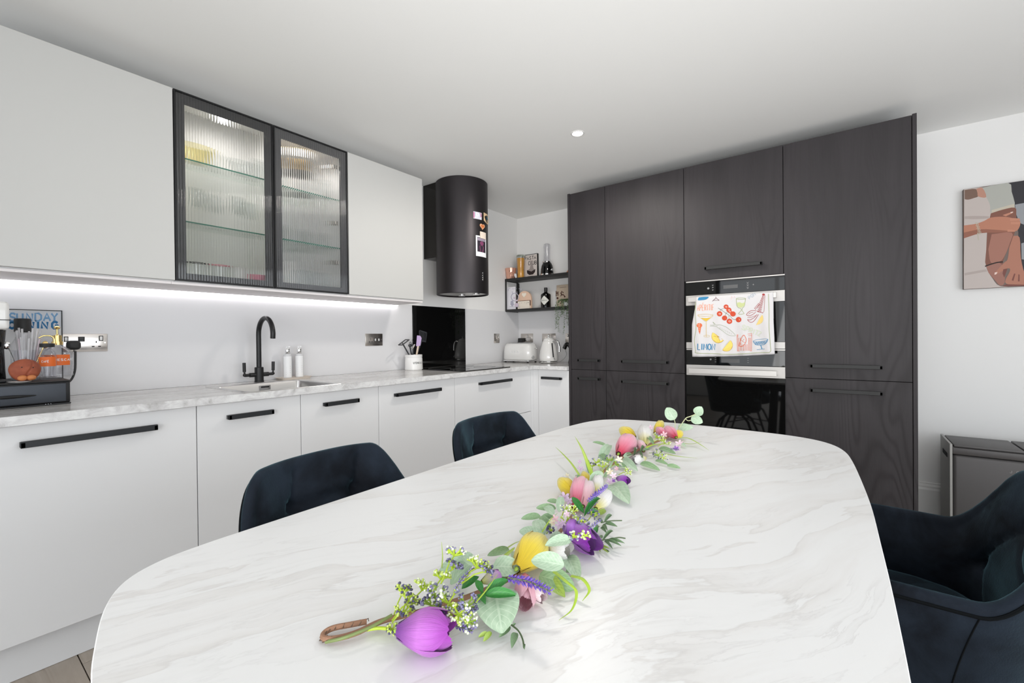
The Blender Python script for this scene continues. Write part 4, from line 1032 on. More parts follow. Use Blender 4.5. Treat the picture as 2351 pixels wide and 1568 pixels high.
# ------------------------------------------------------------------ corner shelf
t = thing('wall_shelf', 'black two-tier metal corner shelf between left wall and tall cabinets', 'shelf', (.4, -.11, 1.41))
shx1 = .955; sy_f = -.222
for z0_, z1_, nm in ((1.7385, 1.7565, 'upper_board'), (1.4255, 1.4425, 'lower_board')):
    bm = B(); box(bm, .004, shx1, sy_f, -.004, z0_, z1_-.004)
    box(bm, .002, shx1, sy_f-.003, sy_f+.003, z0_-.006, z1_+.001, .0005, 1); box(bm, .002, .008, sy_f, -.002, z0_-.006, z1_+.001, .0005, 1)
    obj(nm, bm, m_blk_matt, t, smooth=False)
bm = B(); box(bm, .003, .015, sy_f-.002, sy_f+.010, 1.4435, 1.732); obj('upright', bm, m_blk_matt, t, smooth=False)
bm = B(); box(bm, .003, .025, -.026, -.004, 1.4435, 1.732); obj('upright', bm, m_blk_matt, t, smooth=False)
ZA, ZB = 1.7575, 1.4437
SY = -.12
def sp(px, py, y=SY): return at(px, py, 'y', y)
# elephant cup
t = thing('elephant_cup', 'rose-copper cup shaped like an animal head at the left end of the upper shelf', 'cup', (.06, -.17, ZA))
ec = Vector((.050, -.185, ZA))
m_cop = mat('rose_copper', (.80, .44, .33), .28, .55)
bm = B(); lathe(bm, [(.001, 0), (.040, 0), (.046, .01), (.050, .06), (.056, .095), (.059, .108), (.054, .109), (.045, .06), (.001, .055)], ec, 36); obj('cup_body', bm, m_cop, t)
for a in (-1.15, -.55):
    p_ = ec+Vector((.0535*math.cos(a), .0535*math.sin(a), .075)); bm = B(); ball(bm, p_, .004, 1); obj('eye', bm, m_ink, t)
p_ = ec+Vector((.045*math.cos(-.8), .045*math.sin(-.8), .055)); bm = B(); tube(bm, [p_, p_+Vector((.016, -.012, -.02)), p_+Vector((.024, -.018, -.042))], [.016, .012, .010], 12); obj('trunk', bm, m_cop, t)
bm = B(); q = ec+Vector((.070, -.020, .028)); prism(bm, [q+Vector((-.012, 0, .022)), q+Vector((.012, 0, .016)), q+Vector((.020, 0, -.022)), q+Vector((.002, 0, -.026)), q+Vector((-.014, 0, 0))], (0, .0015, 0)); obj('paper_tag', bm, m_wlab, t)
# amber pasta jar
t = thing('pasta_jar', 'tall glass jar filled with amber spaghetti beside the framed print', 'jar', (.12, -.15, ZA))
jc2 = Vector((.150, -.15, ZA))
bm = B(); lathe(bm, [(.001, .0), (.037, 0), (.040, .005), (.038, .08), (.045, .17), (.046, .222), (.044, .222), (.036, .08), (.001, .004)], jc2, 36); obj('glass_body', bm, m_plastic, t)
m_amb = mat('spaghetti_amber', (.70, .34, .05), .35); na = N(m_amb); na.bump(na.noise(na.coord((1, 1, .02)), 400, 2), .001, .5)
bm = B(); lathe(bm, [(.001, .006), (.035, .006), (.033, .08), (.040, .168), (.041, .205), (.001, .205)], jc2, 36); obj('spaghetti', bm, m_amb, t)
bm = B(); lathe(bm, [(.046, .2225), (.047, .224), (.045, .235), (.015, .239), (.001, .24)], jc2, 36); obj('lid', bm, mat('green_tint_glass', (.75, .85, .75), .05, 0, Transmission_Weight=.9), t)
# print behind
t = thing('framed_print', 'black-framed PASTA CLUB print leaning behind the amber jar', 'picture', (.2, -.06, ZA))
fx0, fx1, fz1, fy = .105, .300, 2.010, -.060
obj('backing', box(B(), fx0, fx1, fy, fy+.012, ZA+.0005, fz1), m_paper, t, smooth=False)
bm = B()
for a, b, c, d_ in ((fx0, fx1, fz1-.004, fz1), (fx0, fx1, ZA+.0005, ZA+.004), (fx0, fx0+.004, ZA+.0005, fz1), (fx1-.006, fx1, ZA+.0005, fz1)): box(bm, a, b, fy-.006, fy+.0125, c, d_)
obj('frame', bm, m_blk_matt, t, smooth=False)
sh = Sheet(lambda u, v, k=0: Vector((u, fy-.0005-k*3e-6, v)))
sh.begin(); sh.poly([(fx0+.005, ZA+.006), (fx1-.008, ZA+.006), (fx1-.008, fz1-.006), (fx0+.005, fz1-.006)]); sh.end('print_ground', flat(222, 212, 206), t)
sh.begin(); sh.text('PASTA', (fx0+.030, fz1-.055), .034, .023, .008, .0058, down=False).text('CLUB', (fx0+.078, fz1-.108), .036, .022, .006, .0062, down=False); sh.end('lettering', m_ink, t)
sh.begin(); c_ = (.225, ZA+.072)
sh.poly([(c_[0]-.062, c_[1]+.02), (c_[0]-.058, c_[1]-.012), (c_[0]-.03, c_[1]-.03), (c_[0]+.015, c_[1]-.028), (c_[0]+.04, c_[1]-.005), (c_[0]+.045, c_[1]+.022)]); sh.end('bowl_print', flat(50, 38, 38), t)
sh.begin(); sh.poly([(c_[0]-.052, c_[1]+.02), (c_[0]-.025, c_[1]+.034), (c_[0]-.012, c_[1]+.085), (c_[0]-.018, c_[1]+.115), (c_[0]+.016, c_[1]+.115), (c_[0]+.010, c_[1]+.08), (c_[0]+.022, c_[1]+.034), (c_[0]+.036, c_[1]+.02), (c_[0]-.005, c_[1]+.003)]); sh.end('pasta_print', flat(165, 155, 152), t)
sh.begin(); sh.text('FETTE', (c_[0]-.05, ZA+.014), .014, .012, .004, .0035, down=False); sh.end('small_lettering', m_ink, t)
# blender
t = thing('blender', 'small black personal blender with clear upturned cup on the upper shelf', 'blender', (.45, -.12, ZA))
bc2 = Vector((.452, -.125, ZA))
bm = B(); lathe(bm, [(.001, .0), (.062, 0), (.064, .006), (.060, .07), (.054, .10), (.044, .122), (.040, .127), (.001, .127)], bc2, 40); bb_ = obj('motor_base', bm, m_blk_gloss, t)
bm = B(); lathe(bm, [(.0635, .001), (.0660, .004), (.0655, .018), (.063, .020)], bc2, 40); obj('base_band', bm, m_chrome, t)
bm = B(); lathe(bm, [(.042, .1275), (.044, .130), (.044, .142), (.040, .146), (.001, .146)], bc2, 36); obj('collar', bm, m_chrome, t)
bm = B(); lathe(bm, [(.036, .1465), (.032, .17), (.032, .26), (.034, .29), (.031, .312), (.02, .318), (.001, .318), (.001, .315), (.028, .310), (.031, .29), (.029, .26), (.029, .17), (.033, .1465)], bc2, 36); obj('clear_cup', bm, m_plastic, t)
bm = B(); lathe(bm, [(.012, 0), (.013, .01), (.010, .014), (.001, .014)], bc2+Vector((.057, -.01, .055)), 20, (1, -.25, 0)); obj('knob', bm, m_chrome, t)
# orange object at right of upper shelf
t = thing('ornament', 'orange-brown ceramic ornament half hidden at the right end of the upper shelf', 'ornament', (.70, -.12, ZA))
bm = B(); lathe(bm, [(.001, 0), (.050, 0), (.054, .008), (.040, .030), (.022, .052), (.001, .060)], (.745, -.15, ZA), 28); obj('shell_body', bm, mat('burnt_orange', (.55, .18, .06), .4), t)
# lower shelf: bunny card
def card(name, label, x0, x1, z1, y, m, lean=.0):
    return obj(name, prism(B(), [(x0, y, ZB), (x1, y, ZB), (x1, y+lean, z1), (x0, y+lean, z1)], (0, .0025, 0)), m, None, label, 'card', smooth=False)
def px_sheet(y, y2=None): return Sheet(lambda u, v, k=0: (lambda P: Vector((P.x, y-.0006-k*3e-6, P.z)))(at(u, v, 'y', y)))
cd_ = card('greeting_card', 'white greeting card with faint grey drawing at the left of the lower shelf', .006, .1215, at(1164, 660, 'y', -.205).z, -.205, flat(228, 226, 232))
sh = px_sheet(-.205)
sh.begin()
sh.line([(1167, 663), (1172, 662)], .9).line([(1167, 663), (1167, 668)], .9).line([(1191, 663), (1196, 663)], .9).line([(1196, 663), (1196, 668)], .9).line([(1175, 663), (1187, 663)], .7)
sh.oval((1182, 682), 8.2, 9, w=1.6, n=24)
sh.line([(1177, 674), (1176, 669)], 1).line([(1187, 674), (1187, 669)], 1).line([(1170, 704), (1194, 705)], 1)
sh.poly([(1173, 691), (1178, 690), (1180, 700), (1176, 704), (1172, 699)])
sh.end('drawing', flat(170, 168, 184), cd_)
sh.begin(); sh.oval((1181, 684), 2.2, 3).oval((1186, 690), 3.2, 1.8).oval((1186, 700), 5, 4.5); sh.end('drawing_tint', flat(205, 190, 205), cd_)
# arched calendar
t = thing('desk_calendar', 'arched pink-beige desk calendar with white heart and date card', 'calendar', (.2, -.15, ZB))
cx_, rr_, yy_ = .215, .0845, -.185
arch = [(cx_-rr_, ZB+.0002), (cx_-rr_, ZB+.095)]+[(cx_-rr_*math.cos(PI*k/20), ZB+.095+rr_*math.sin(PI*k/20)) for k in range(1, 20)]+[(cx_+rr_, ZB+.095), (cx_+rr_, ZB+.0002)]
bm = B(); prism(bm, [(x, yy_, z) for x, z in arch], (0, .02, 0)); obj('arched_board', bm, mat('blush_wood', hexc(226, 192, 168), .5), t, smooth=False)
obj('date_card', box(B(), cx_-.074, cx_+.074, yy_-.012, yy_-.001, ZB+.0005, ZB+.078), mat('ivory_block', hexc(232, 222, 208), .5), t, smooth=False)
bm = B(); box(bm, cx_-.078, cx_+.078, yy_-.013, yy_-.0005, ZB+.0785, ZB+.082); box(bm, cx_-.078, cx_-.0745, yy_-.013, yy_-.0005, ZB+.03, ZB+.078); box(bm, cx_+.0745, cx_+.078, yy_-.013, yy_-.0005, ZB+.03, ZB+.078); obj('holder_bar', bm, flat(95, 62, 50), t, smooth=False)
hp = []
for k in range(24):
    a = 2*PI*k/24; hp.append((cx_+.0017*16*math.sin(a)**3, ZB+.140+.0017*(13*math.cos(a)-5*math.cos(2*a)-2*math.cos(3*a)-math.cos(4*a))))
bm = B(); prism(bm, [(x, yy_-.001, z) for x, z in hp], (0, -.003, 0)); obj('heart', bm, mat('ivory_heart', hexc(240, 230, 215), .5), t, smooth=False)
sh = Sheet(lambda u, v, k=0: Vector((u, yy_-.0125-k*3e-6, v)))
sh.begin(); sh.line([(cx_+.035, ZB+.045), (cx_+.035, ZB+.068)], .002).line([(cx_+.05, ZB+.060), (cx_+.062, ZB+.060)], .006).line([(cx_-.055, ZB+.06), (cx_-.045, ZB+.06)], .002).line([(cx_-.03, ZB+.06), (cx_-.02, ZB+.06)], .002).line([(cx_+.008, ZB+.058), (cx_+.018, ZB+.062)], .002); sh.end('date_marks', flat(120, 110, 105), t)
# gin bottle
t = thing('gin_bottle', 'squat black spirit bottle with white diamond label on the lower shelf', 'bottle', (.44, -.12, ZB))
gc = Vector((.440, -.135, ZB))
bm = B(); lathe(bm, [(.001, 0), (.046, 0), (.049, .004), (.049, .125), (.046, .135), (.018, .152), (.0155, .156), (.0155, .165)], gc, 36); obj('glass_body', bm, m_blk_gloss, t)
bm = B(); lathe(bm, [(.0165, .1655), (.017, .167), (.017, .198), (.015, .200), (.001, .200)], gc, 24); obj('cap', bm, m_blk_matt, t)
ag = math.atan2(CAM.y-gc.y, CAM.x-gc.x)-.35
put = lambda u, v, k=0: Vector((gc.x+(.0495+k*1e-5)*math.cos(ag+u), gc.y+(.0495+k*1e-5)*math.sin(ag+u), gc.z+v))
bm = B(); rows = []
for i in range(13):
    f_ = i/12; u = -1.0+2.0*f_; hgt = .046*(1-abs(u)); rows.append([put(u, .072-hgt, 2), put(u, .072+hgt, 2)])
grid(bm, rows); lb = obj('label', bm, flat(222, 222, 215), t)
sh = Sheet(lambda u, v, k=0: put(u, v, 6+k)); sh.begin()
for i, ch in enumerate("HENDRICK'S"): sh.line([(-.55+.115*i, .068), (-.55+.115*i, .076)], .04).line([(-.52+.115*i, .0735), (-.48+.115*i, .0735)], .0025)
sh.line([(-.2, .055), (.1, .055)], .002).line([(-.15, .088), (.1, .088)], .002)
sh.end('lettering', flat(70, 70, 75), lb)
# art card at right
cz = at(1290, 654, 'y', -.05).z
a1_ = card('art_card', 'brown-beige art card with dark brush figures behind the trailing plant', .515, .672, cz, -.055, flat(196, 178, 158))
sh = px_sheet(-.055)
sh.begin()
for pts in ([(1277, 668), (1277, 680)], [(1281, 669), (1281, 679)], [(1277, 673), (1282, 673)], [(1287, 672), (1290, 676), (1287, 680)], [(1290, 668), (1288, 675), (1292, 678)], [(1292, 675), (1298, 682)], [(1286, 690), (1290, 689), (1289, 695), (1286, 697)], [(1294, 672), (1291, 670)]): sh.line(pts, 1.9)
sh.oval((1280, 684.5), 2.4, 2.2).oval((1296.5, 681), 1.6, 2)
sh.end('brush_drawing', flat(70, 32, 22), a1_)
sh.begin().line([(1285, 661), (1300, 659)], .8); sh.end('caption_line', flat(110, 95, 85), a1_)
# trailing plant
t = thing('trailing_plant', 'small trailing green plant hanging over the lower shelf by the tall cabinet', 'plant', (.66, -.17, ZB))
pc = Vector((.700, -.175, ZB))
bm = B(); lathe(bm, [(.001, 0), (.028, 0), (.036, .05), (.033, .05), (.026, .005), (.001, .004)], pc, 24); obj('pot', bm, m_whitem, t)
def leaf_mesh(name, m, fold=.12, cup=.0, shape=lambda t_: math.sin(PI*t_**.85)**.75, n=9, k=5, wave=0, mi=0):
    bm = B(); rows = []
    for i in range(n+1):
        t_ = i/n; wv = .5*max(shape(min(max(t_, 0.004), .996)), .0)
        rows.append([(wv*(2*j/(k-1)-1), t_, fold*abs(2*j/(k-1)-1)*wv*2*.5+cup*(t_-.5)**2*-1+wave*math.sin(t_*9+j)*.02) for j in range(k)])
    grid(bm, rows, uv=True)
    return finish(bm, name, m, ang=None)
def leaf_mat(name, c1, c2, vein, rough=.45):
    m = mat(name, c1, rough, 0, Subsurface_Weight=0); n = N(m)
    uvn = n.n('ShaderNodeTexCoord'); sp_ = n.n('ShaderNodeSeparateXYZ'); n.l(uvn.outputs['UV'], sp_.inputs[0])
    a = n.math('ABSOLUTE', n.math('SUBTRACT', sp_.outputs[0], .5))
    mid = n.math('LESS_THAN', a, .028)
    ph = n.math('SUBTRACT', n.math('MULTIPLY', sp_.outputs[1], 8.0), n.math('MULTIPLY', a, 5.0))
    fr = n.math('FRACT', ph); side = n.math('LESS_THAN', fr, .13)
    v = n.math('MAXIMUM', mid, side)
    base = n.ramp(n.noise(uvn.outputs['UV'], 5, 4), [(.3, c1), (.7, c2)])
    n.l(n.mix(n.math('MULTIPLY', v, .5), base, vein), n.b.inputs['Base Color'])
    try: n.b.inputs['Transmission Weight'].default_value = 0
    except Exception: pass
    return m
m_lf_pale = leaf_mat('eucalyptus_pale', hexc(158, 186, 156), hexc(188, 210, 184), hexc(212, 228, 206))
m_lf_mid = leaf_mat('eucalyptus_mid', hexc(118, 152, 108), hexc(150, 180, 138), hexc(172, 198, 158))
m_lf_lime = leaf_mat('leaf_lime', hexc(130, 160, 60), hexc(165, 190, 90), hexc(190, 205, 120))
m_lf_dark = leaf_mat('leaf_dark', hexc(38, 110, 48), hexc(62, 140, 62), hexc(90, 160, 80))
m_lf_olive = leaf_mat('leaf_olive', hexc(98, 128, 92), hexc(125, 152, 115), hexc(150, 172, 138))
euc = lambda t_: math.sin(PI*min(1, t_)**.78)**.55
LM = {'pale': leaf_mesh('leaf', m_lf_pale, .16, .25, euc, 11, 7), 'mid': leaf_mesh('leaf', m_lf_mid, .16, .25, euc, 11, 7), 'lime': leaf_mesh('leaf', m_lf_lime, .2, .2, euc, 9, 5),
      'dark': leaf_mesh('leaf', m_lf_dark, .3, .35), 'olive': leaf_mesh('leaf', m_lf_olive, .3, .3)}
def place_leaf(parent, kind, P0, P1, width, up=Vector((0, 0, 1)), roll=0, name='leaf'):
    P0, P1 = Vector(P0), Vector(P1); yv = P1-P0; L = yv.length; yv.normalize()
    xv = yv.cross(up)
    if xv.length < .05: xv = yv.cross(Vector((-.6, -.8, .2)))
    xv.normalize(); zv = xv.cross(yv)
    if roll: q = Matrix.Rotation(roll, 3, yv); xv = q @ xv; zv = q @ zv
    m = Matrix(((xv.x*width, yv.x*L, zv.x*L), (xv.y*width, yv.y*L, zv.y*L), (xv.z*width, yv.z*L, zv.z*L))).to_4x4(); m.translation = P0
    return inst(LM[kind], name, parent, m)
rnd = random.Random(5)
small = leaf_mesh('leaf', m_lf_olive, .2, .2, euc, 4, 3)
LM['tiny'] = small; LM['tinyl'] = leaf_mesh('leaf', leaf_mat('trailing_leaf', hexc(105, 130, 88), hexc(150, 172, 125), hexc(170, 185, 140)), .2, .2, euc, 4, 3)
for s_ in range(9):
    x0_ = pc.x-.03+.02*(s_ % 4)-(.0 if s_ < 5 else .02); y0_ = pc.y-.035-.008*(s_ % 3); drop = [.21, .16, .24, .10, .07, .26, .12, .18, .05][s_]
    xs = pc.x-.085+.022*s_*.9
    path = smooth([(pc.x, pc.y, ZB+.045), ((pc.x+xs)/2, y0_, ZB+.065), (xs, y0_-.025, ZB+.02), (xs+.004, y0_-.03, ZB-drop*.5), (xs-.004*(s_ % 2), y0_-.03, ZB-drop)], 7)
    bm = B(); tube(bm, path, .0009, 5); st = obj('trailing_stem', bm, m_lf_olive, t)
    for k in range(3, len(path), 1):
        for sg in (-1, 1):
            a = rnd.uniform(0, 6.28); q = Vector((math.cos(a)*.75*sg, math.sin(a)*.6-.3, rnd.uniform(-.5, .35))).normalized()
            place_leaf(st, 'tinyl', path[k], path[k]+q*rnd.uniform(.013, .020), rnd.uniform(.010, .014))

# ------------------------------------------------------------------ towel over the upper oven handle
ty_ = TY-.004-.0565
t = thing('tea_towel', 'white tea towel printed with tomatoes, lobster, lemons and cocktail glasses', 'towel', (2.2, ty_, 1.02))
Lx = [(683, 1597.5), (700, 1597), (722, 1593), (745, 1588.5), (790, 1588.5), (819, 1590)]
Rx_ = [(671.5, 1774.5), (700, 1775), (735, 1776), (775, 1778), (813, 1779)]
def interp(T, f_):
    a = T[0][0]+(T[-1][0]-T[0][0])*f_
    for (p, q), (r_, s_) in zip(T, T[1:]):
        if a <= r_+1e-9: return q+(s_-q)*((a-p)/(r_-p)), a
    return T[-1][1], T[-1][0]
def tw_y(x, z):
    d = (1.42-z)/.4
    return ty_-.002-d*(.006+.0045*math.sin(x*47+1)+.003*math.sin(x*93+z*9)+.006*math.sin(x*13+.5))
def tow(u, v, off=0):
    P = at(u, v, 'y', ty_-.006); return Vector((P.x, tw_y(P.x, P.z)-off, P.z))
rows = []; nT = 26; mT = 40
for i in range(nT+1):
    f_ = i/nT; xl, yl = interp(Lx, f_); xr, yr = interp(Rx_, f_)
    rows.append([tow(xl+(xr-xl)*j/mT, yl+(yr-yl)*j/mT+ (1.6*math.sin(PI*j/mT) if i == nT else 0)) for j in range(mT+1)])
bm = B()
top = [[Vector((p.x, ty_+.020-(1-.0)*.0, p.z-.16)) for p in rows[0]], [Vector((p.x, ty_+.0205, p.z-.01)) for p in rows[0]], [Vector((p.x, ty_+.014, p.z+.0035)) for p in rows[0]], [Vector((p.x, ty_+.004, p.z+.004)) for p in rows[0]]]
grid(bm, top+rows)
m_tow = mat('towel_cotton', (.70, .68, .685), .85); nt_ = N(m_tow); nt_.bump(nt_.noise(nt_.coord((1, 1, 1)), 350, 2), .0008, .5)
tb = obj('cloth', bm, m_tow, t, ang=None)
so = tb.modifiers.new('solid', 'SOLIDIFY'); so.thickness = .0016; so.offset = 1 if False else 0
S = 7.838
def tp(u, v): return (1560+u/S, 640+v/S)
sh = Sheet(lambda u, v, k=0: tow(*tp(u, v), .0016+k*4e-6))
def dn(pts, n=6): return [(v.x, v.y) for v in smooth([Vector((a, b, 0)) for a, b in pts], n)]
RED, DRED, ORG_, YEL, OLV, BLU, PNK, GRY = flat(205, 72, 40), flat(150, 50, 50), flat(222, 112, 70), flat(225, 180, 60), flat(150, 165, 110), flat(48, 130, 175), flat(235, 160, 150), flat(165, 180, 195)
sh.begin().line(dn([(290, 420), (285, 600), (300, 900), (270, 1100), (290, 1290), (310, 1335), (600, 1345), (900, 1360), (1200, 1345), (1500, 1325), (1635, 1315), (1640, 1200), (1615, 900), (1612, 600), (1600, 270)]), 11); sh.end('border_print', flat(165, 172, 135), tb)
sh.begin().poly(dn([(345, 335), (440, 325), (522, 325), (510, 350), (470, 375), (400, 385), (330, 385), (345, 335)], 3)); sh.end('blue_bowl_print', BLU, tb)
sh.begin().line([(650, 322), (655, 345), (590, 405)], 9).line([(655, 345), (715, 388)], 8).line([(610, 388), (715, 388)], 6); sh.end('glass_foot_print', flat(110, 60, 65), tb)
sh.begin(); sh.text('APÉRITIF', (322, 575), 105, 30, 14, 10, rot=-.03); sh.end('aperitif_lettering', flat(238, 150, 115), tb)
toms = [(838, 503, 44), (888, 560, 46), (905, 590, 34), (960, 632, 50), (722, 630, 50), (812, 706, 48), (898, 765, 50), (1062, 735, 52)]
sh.begin()
for x, y, r in toms: sh.oval((x, y), r, r*.94, n=18)
sh.end('tomato_print', RED, tb)
sh.begin()
for x, y, r in toms: sh.oval((x+3, y+2), r*.35, r*.3, w=5, n=8).line([(x-r*.3, y-r*.2), (x+r*.3, y+r*.1)], 4)
sh.end('tomato_highlight', flat(245, 205, 190), tb)
sh.begin().line(dn([(695, 525), (780, 580), (890, 655), (960, 725), (1010, 735)]), 7).line([(735, 590), (738, 555)], 5).line([(820, 670), (838, 625)], 5).line([(892, 720), (885, 660)], 5).line([(745, 550), (800, 535)], 5).line([(830, 625), (880, 590)], 5); sh.end('vine_print', flat(110, 110, 90), tb)
sh.begin().line(dn([(1020, 365), (1030, 480), (1060, 520), (1100, 535), (1110, 570), (1062, 632), (1160, 628), (1128, 575), (1130, 530), (1165, 490), (1190, 350)]), 7).oval((1103, 358), 84, 14, w=6, n=18); sh.end('green_goblet_print', flat(150, 165, 95), tb)
sh.begin().poly([(1035, 430), (1080, 420), (1130, 440), (1180, 420), (1165, 485), (1115, 520), (1060, 510), (1038, 480)]); sh.end('green_drink_print', flat(200, 208, 150), tb)
sh.begin().text('POM', (1262, 370), 58, 38, 12, 8, rot=-.62); sh.end('grey_lettering', GRY, tb)
sh.begin().line([(925, 380), (940, 310), (955, 345)], 6).line([(985, 305), (990, 345)], 6); sh.end('pink_lettering', flat(240, 195, 195), tb)
sh.begin()
sh.oval((1512, 285), 26, 20, n=12)
for i in range(9):
    y = 320+i*32; x = 1508-i*9; wd_ = 20+i*2.6
    sh.line([(x-wd_, y+14), (x, y), (x+wd_*.9, y+8)], 9)
    sh.line([(x-wd_*.6, y+22), (x+wd_*.7, y+20)], 5)
sh.line([(1500, 300), (1400, 530)], 6).line([(1538, 300), (1520, 590), (1490, 620)], 6)
for k in range(5): sh.line([(1345+k*17, 520-k*20), (1375+k*17, 555-k*20)], 9)
sh.line(dn([(1380, 575), (1300, 570), (1230, 610), (1208, 650), (1260, 665), (1320, 640), (1370, 600)]), 8)
sh.line(dn([(1420, 640), (1370, 720), (1320, 775), (1260, 775), (1225, 735), (1270, 740), (1340, 700), (1395, 640)]), 8)
sh.line(dn([(1240, 640), (1280, 610), (1330, 600)]), 6).line(dn([(1220, 700), (1290, 690), (1380, 660)]), 6).line([(1390, 575), (1440, 600), (1500, 612)], 8)
sh.end('lobster_print', flat(168, 62, 62), tb)
sh.begin().poly(dn([(1375, 835), (1410, 770), (1450, 700), (1490, 650), (1508, 720), (1490, 780), (1440, 815), (1375, 835)], 3)); sh.end('pale_lemon_print', flat(238, 208, 130), tb)
def lemon(c, r, rot, nm):
    sh.begin()
    sh.poly([(c[0]+r*math.cos(math.radians(a))*math.cos(rot)-r*math.sin(math.radians(a))*math.sin(rot), c[1]+r*math.cos(math.radians(a))*math.sin(rot)+r*math.sin(math.radians(a))*math.cos(rot)) for a in range(0, 181, 15)]); sh.end(nm, flat(240, 215, 110), tb)
    sh.begin(); sh.oval(c, r, r, rot, 14, w=9, a0=0, a1=180)
    for a in range(0, 181, 36): sh.line([c, (c[0]+r*.85*math.cos(math.radians(a)+rot), c[1]+r*.85*math.sin(math.radians(a)+rot))], 6)
    sh.end('lemon_outline', flat(205, 160, 50), tb)
lemon((700, 1035), 118, .62, 'lemon_print'); lemon((845, 1195), 108, -.90, 'lemon_print')
sh.begin().oval((467, 655), 138, 20, w=6, n=24).line([(332, 665), (455, 760), (480, 765)], 5).line([(603, 668), (500, 755), (480, 765)], 5).line([(482, 765), (485, 1040)], 8).oval((495, 1030), 55, 18, w=5, n=16); sh.end('coupe_outline', flat(215, 185, 110), tb)
sh.begin().poly([(385, 700), (440, 708), (500, 708), (570, 692), (510, 745), (482, 762), (450, 748)]); sh.end('yellow_drink_print', flat(222, 185, 62), tb)
sh.begin().oval((362, 838), 50, 42).poly([(340, 870), (395, 860), (385, 930), (372, 1000), (345, 930)]); sh.end('prawn_print', ORG_, tb)
sh.begin().line([(330, 820), (400, 860)], 6).line([(362, 800), (355, 880)], 5).line([(345, 930), (380, 925)], 5).line([(350, 900), (390, 895)], 4); sh.end('prawn_lines', flat(250, 225, 205), tb)
sh.begin().line(dn([(550, 850), (620, 850), (660, 855), (760, 925), (880, 1010), (1000, 1025), (960, 965), (850, 875), (740, 830), (660, 830), (600, 775), (625, 830), (550, 832)]), 6)
for k in range(7): sh.line([(730+k*33, 862+k*19), (740+k*33, 915+k*14)], 4)
sh.end('fish_print', flat(160, 170, 140), tb)
sh.begin(); sh.text('SPRITZ', (1115, 905), 85, 55, 16, 17, rot=.38); sh.end('spritz_lettering', flat(208, 214, 192), tb)
sh.begin(); sh.text('LIMON', (335, 1275), 108, 58, 16, 17, rot=.02); sh.end('limon_lettering', BLU, tb)
sh.begin()
sh.line([(1035, 1000), (1040, 1300), (1295, 1298), (1300, 985), (1035, 1015)], 9).line([(1040, 1040), (1298, 1020)], 5)
for x in (1060, 1090, 1120, 1155, 1185, 1215, 1245, 1270): sh.line([(x, 1295), (x+2, 1180 if x > 1100 and x < 1230 else 1060)], 8)
sh.line(dn([(1065, 1210), (1090, 1130), (1130, 1040), (1165, 1015), (1200, 1090), (1185, 1160), (1130, 1215), (1065, 1210)], 4), 9).line([(1090, 1190), (1165, 1080)], 6).line([(1110, 1110), (1180, 1150)], 6)
sh.end('orange_tumbler_print', flat(225, 105, 62), tb)
sh.begin().line(dn([(1325, 1125), (1360, 1175), (1400, 1190), (1470, 1190), (1530, 1180), (1580, 1130), (1595, 1085)]), 9).oval((1460, 1108), 138, 22, w=6, n=20, rot=-.12)
for k in range(7): sh.line(dn([(1360+k*30, 1140-k*2), (1375+k*30, 1185-k*3), (1390+k*30, 1130-k*3)], 4), 8)
sh.line([(1460, 1190), (1485, 1265)], 14).line([(1392, 1275), (1535, 1262)], 7)
sh.end('blue_coupe_print', BLU, tb)

# ------------------------------------------------------------------ downlight
def downlight(x, y, label):
    t = thing('downlight', label, 'light', (x, y, H-.012), 'recessed ceiling downlights')
    bm = B(); lathe(bm, [(.031, -.001), (.034, -.004), (.041, -.003), (.043, -.0005), (.043, -.0002), (.031, -.0002)], (x, y, H), 40); obj('bezel', bm, m_whitep, t)
    bm = B(); lathe(bm, [(.0305, -.0003), (.0305, -.0022), (.001, -.0022)], (x, y, H), 32); obj('lens', bm, m_lamp, t)
    l = bpy.data.lights.new('downlight_beam', 'SPOT'); l.energy = 50; l.spot_size = 3.12; l.spot_blend = .5; l.shadow_soft_size = .12; l.color = (1, .95, .88)
    o = bpy.data.objects.new('downlight_beam', l); C.objects.link(o); o.location = (x, y, H-.02)
P = at(1326, 306, 'z', H); downlight(P.x, P.y, 'small round lit downlight in the white ceiling')

# ------------------------------------------------------------------ picture on the back wall
t = thing('canvas_picture', 'unframed canvas photo of a couple holding arms on the white wall', 'picture', (3.6, -.02, 1.42))
X0, X1, Z0, Z1 = 3.3685, 4.27, 1.4185, 2.022; YP = -.030
obj('canvas', box(B(), X0, X1, YP, -.0005, Z0, Z1, .001, 1), flat(120, 105, 98), t)
_p0 = at(2212, 436, 'y', YP); _q = 5.225
def cv(u, v):
    P = at(2160+u/_q, 400+v/_q, 'y', YP); return P
sh = Sheet(lambda u, v, k=0: (lambda P: Vector((min(max(P.x, X0+.0008), X1-.001), YP-.0005-k*4e-6, min(max(P.z, Z0+.0008), Z1-.0008))))(cv(u, v)))
def layer(nm, col, *polys):
    sh.begin()
    for p_ in polys: sh.poly(dn(p_, 3) if len(p_) > 4 else p_)
    sh.end(nm, flat(*col, .55), t)
layer('dress_print', (196, 184, 178), [(280, 180), (560, 170), (600, 380), (600, 480), (560, 640), (545, 900), (540, 1100), (620, 1250), (720, 1345), (1000, 1345), (1000, 1400), (270, 1400), (278, 900)])
layer('background_dark', (38, 36, 42), [(800, 80), (1400, 30), (1400, 1400), (960, 1180), (930, 700), (880, 420), (840, 200)])
layer('shirt_print', (176, 176, 168), [(500, 160), (810, 105), (850, 210), (885, 395), (740, 425), (605, 470), (590, 370), (545, 270)])
layer('cuff_print', (198, 188, 170), [(610, 430), (880, 355), (888, 400), (608, 472)])
layer('second_shirt_print', (150, 152, 156), [(890, 365), (1100, 350), (1100, 590), (960, 590), (900, 470)])
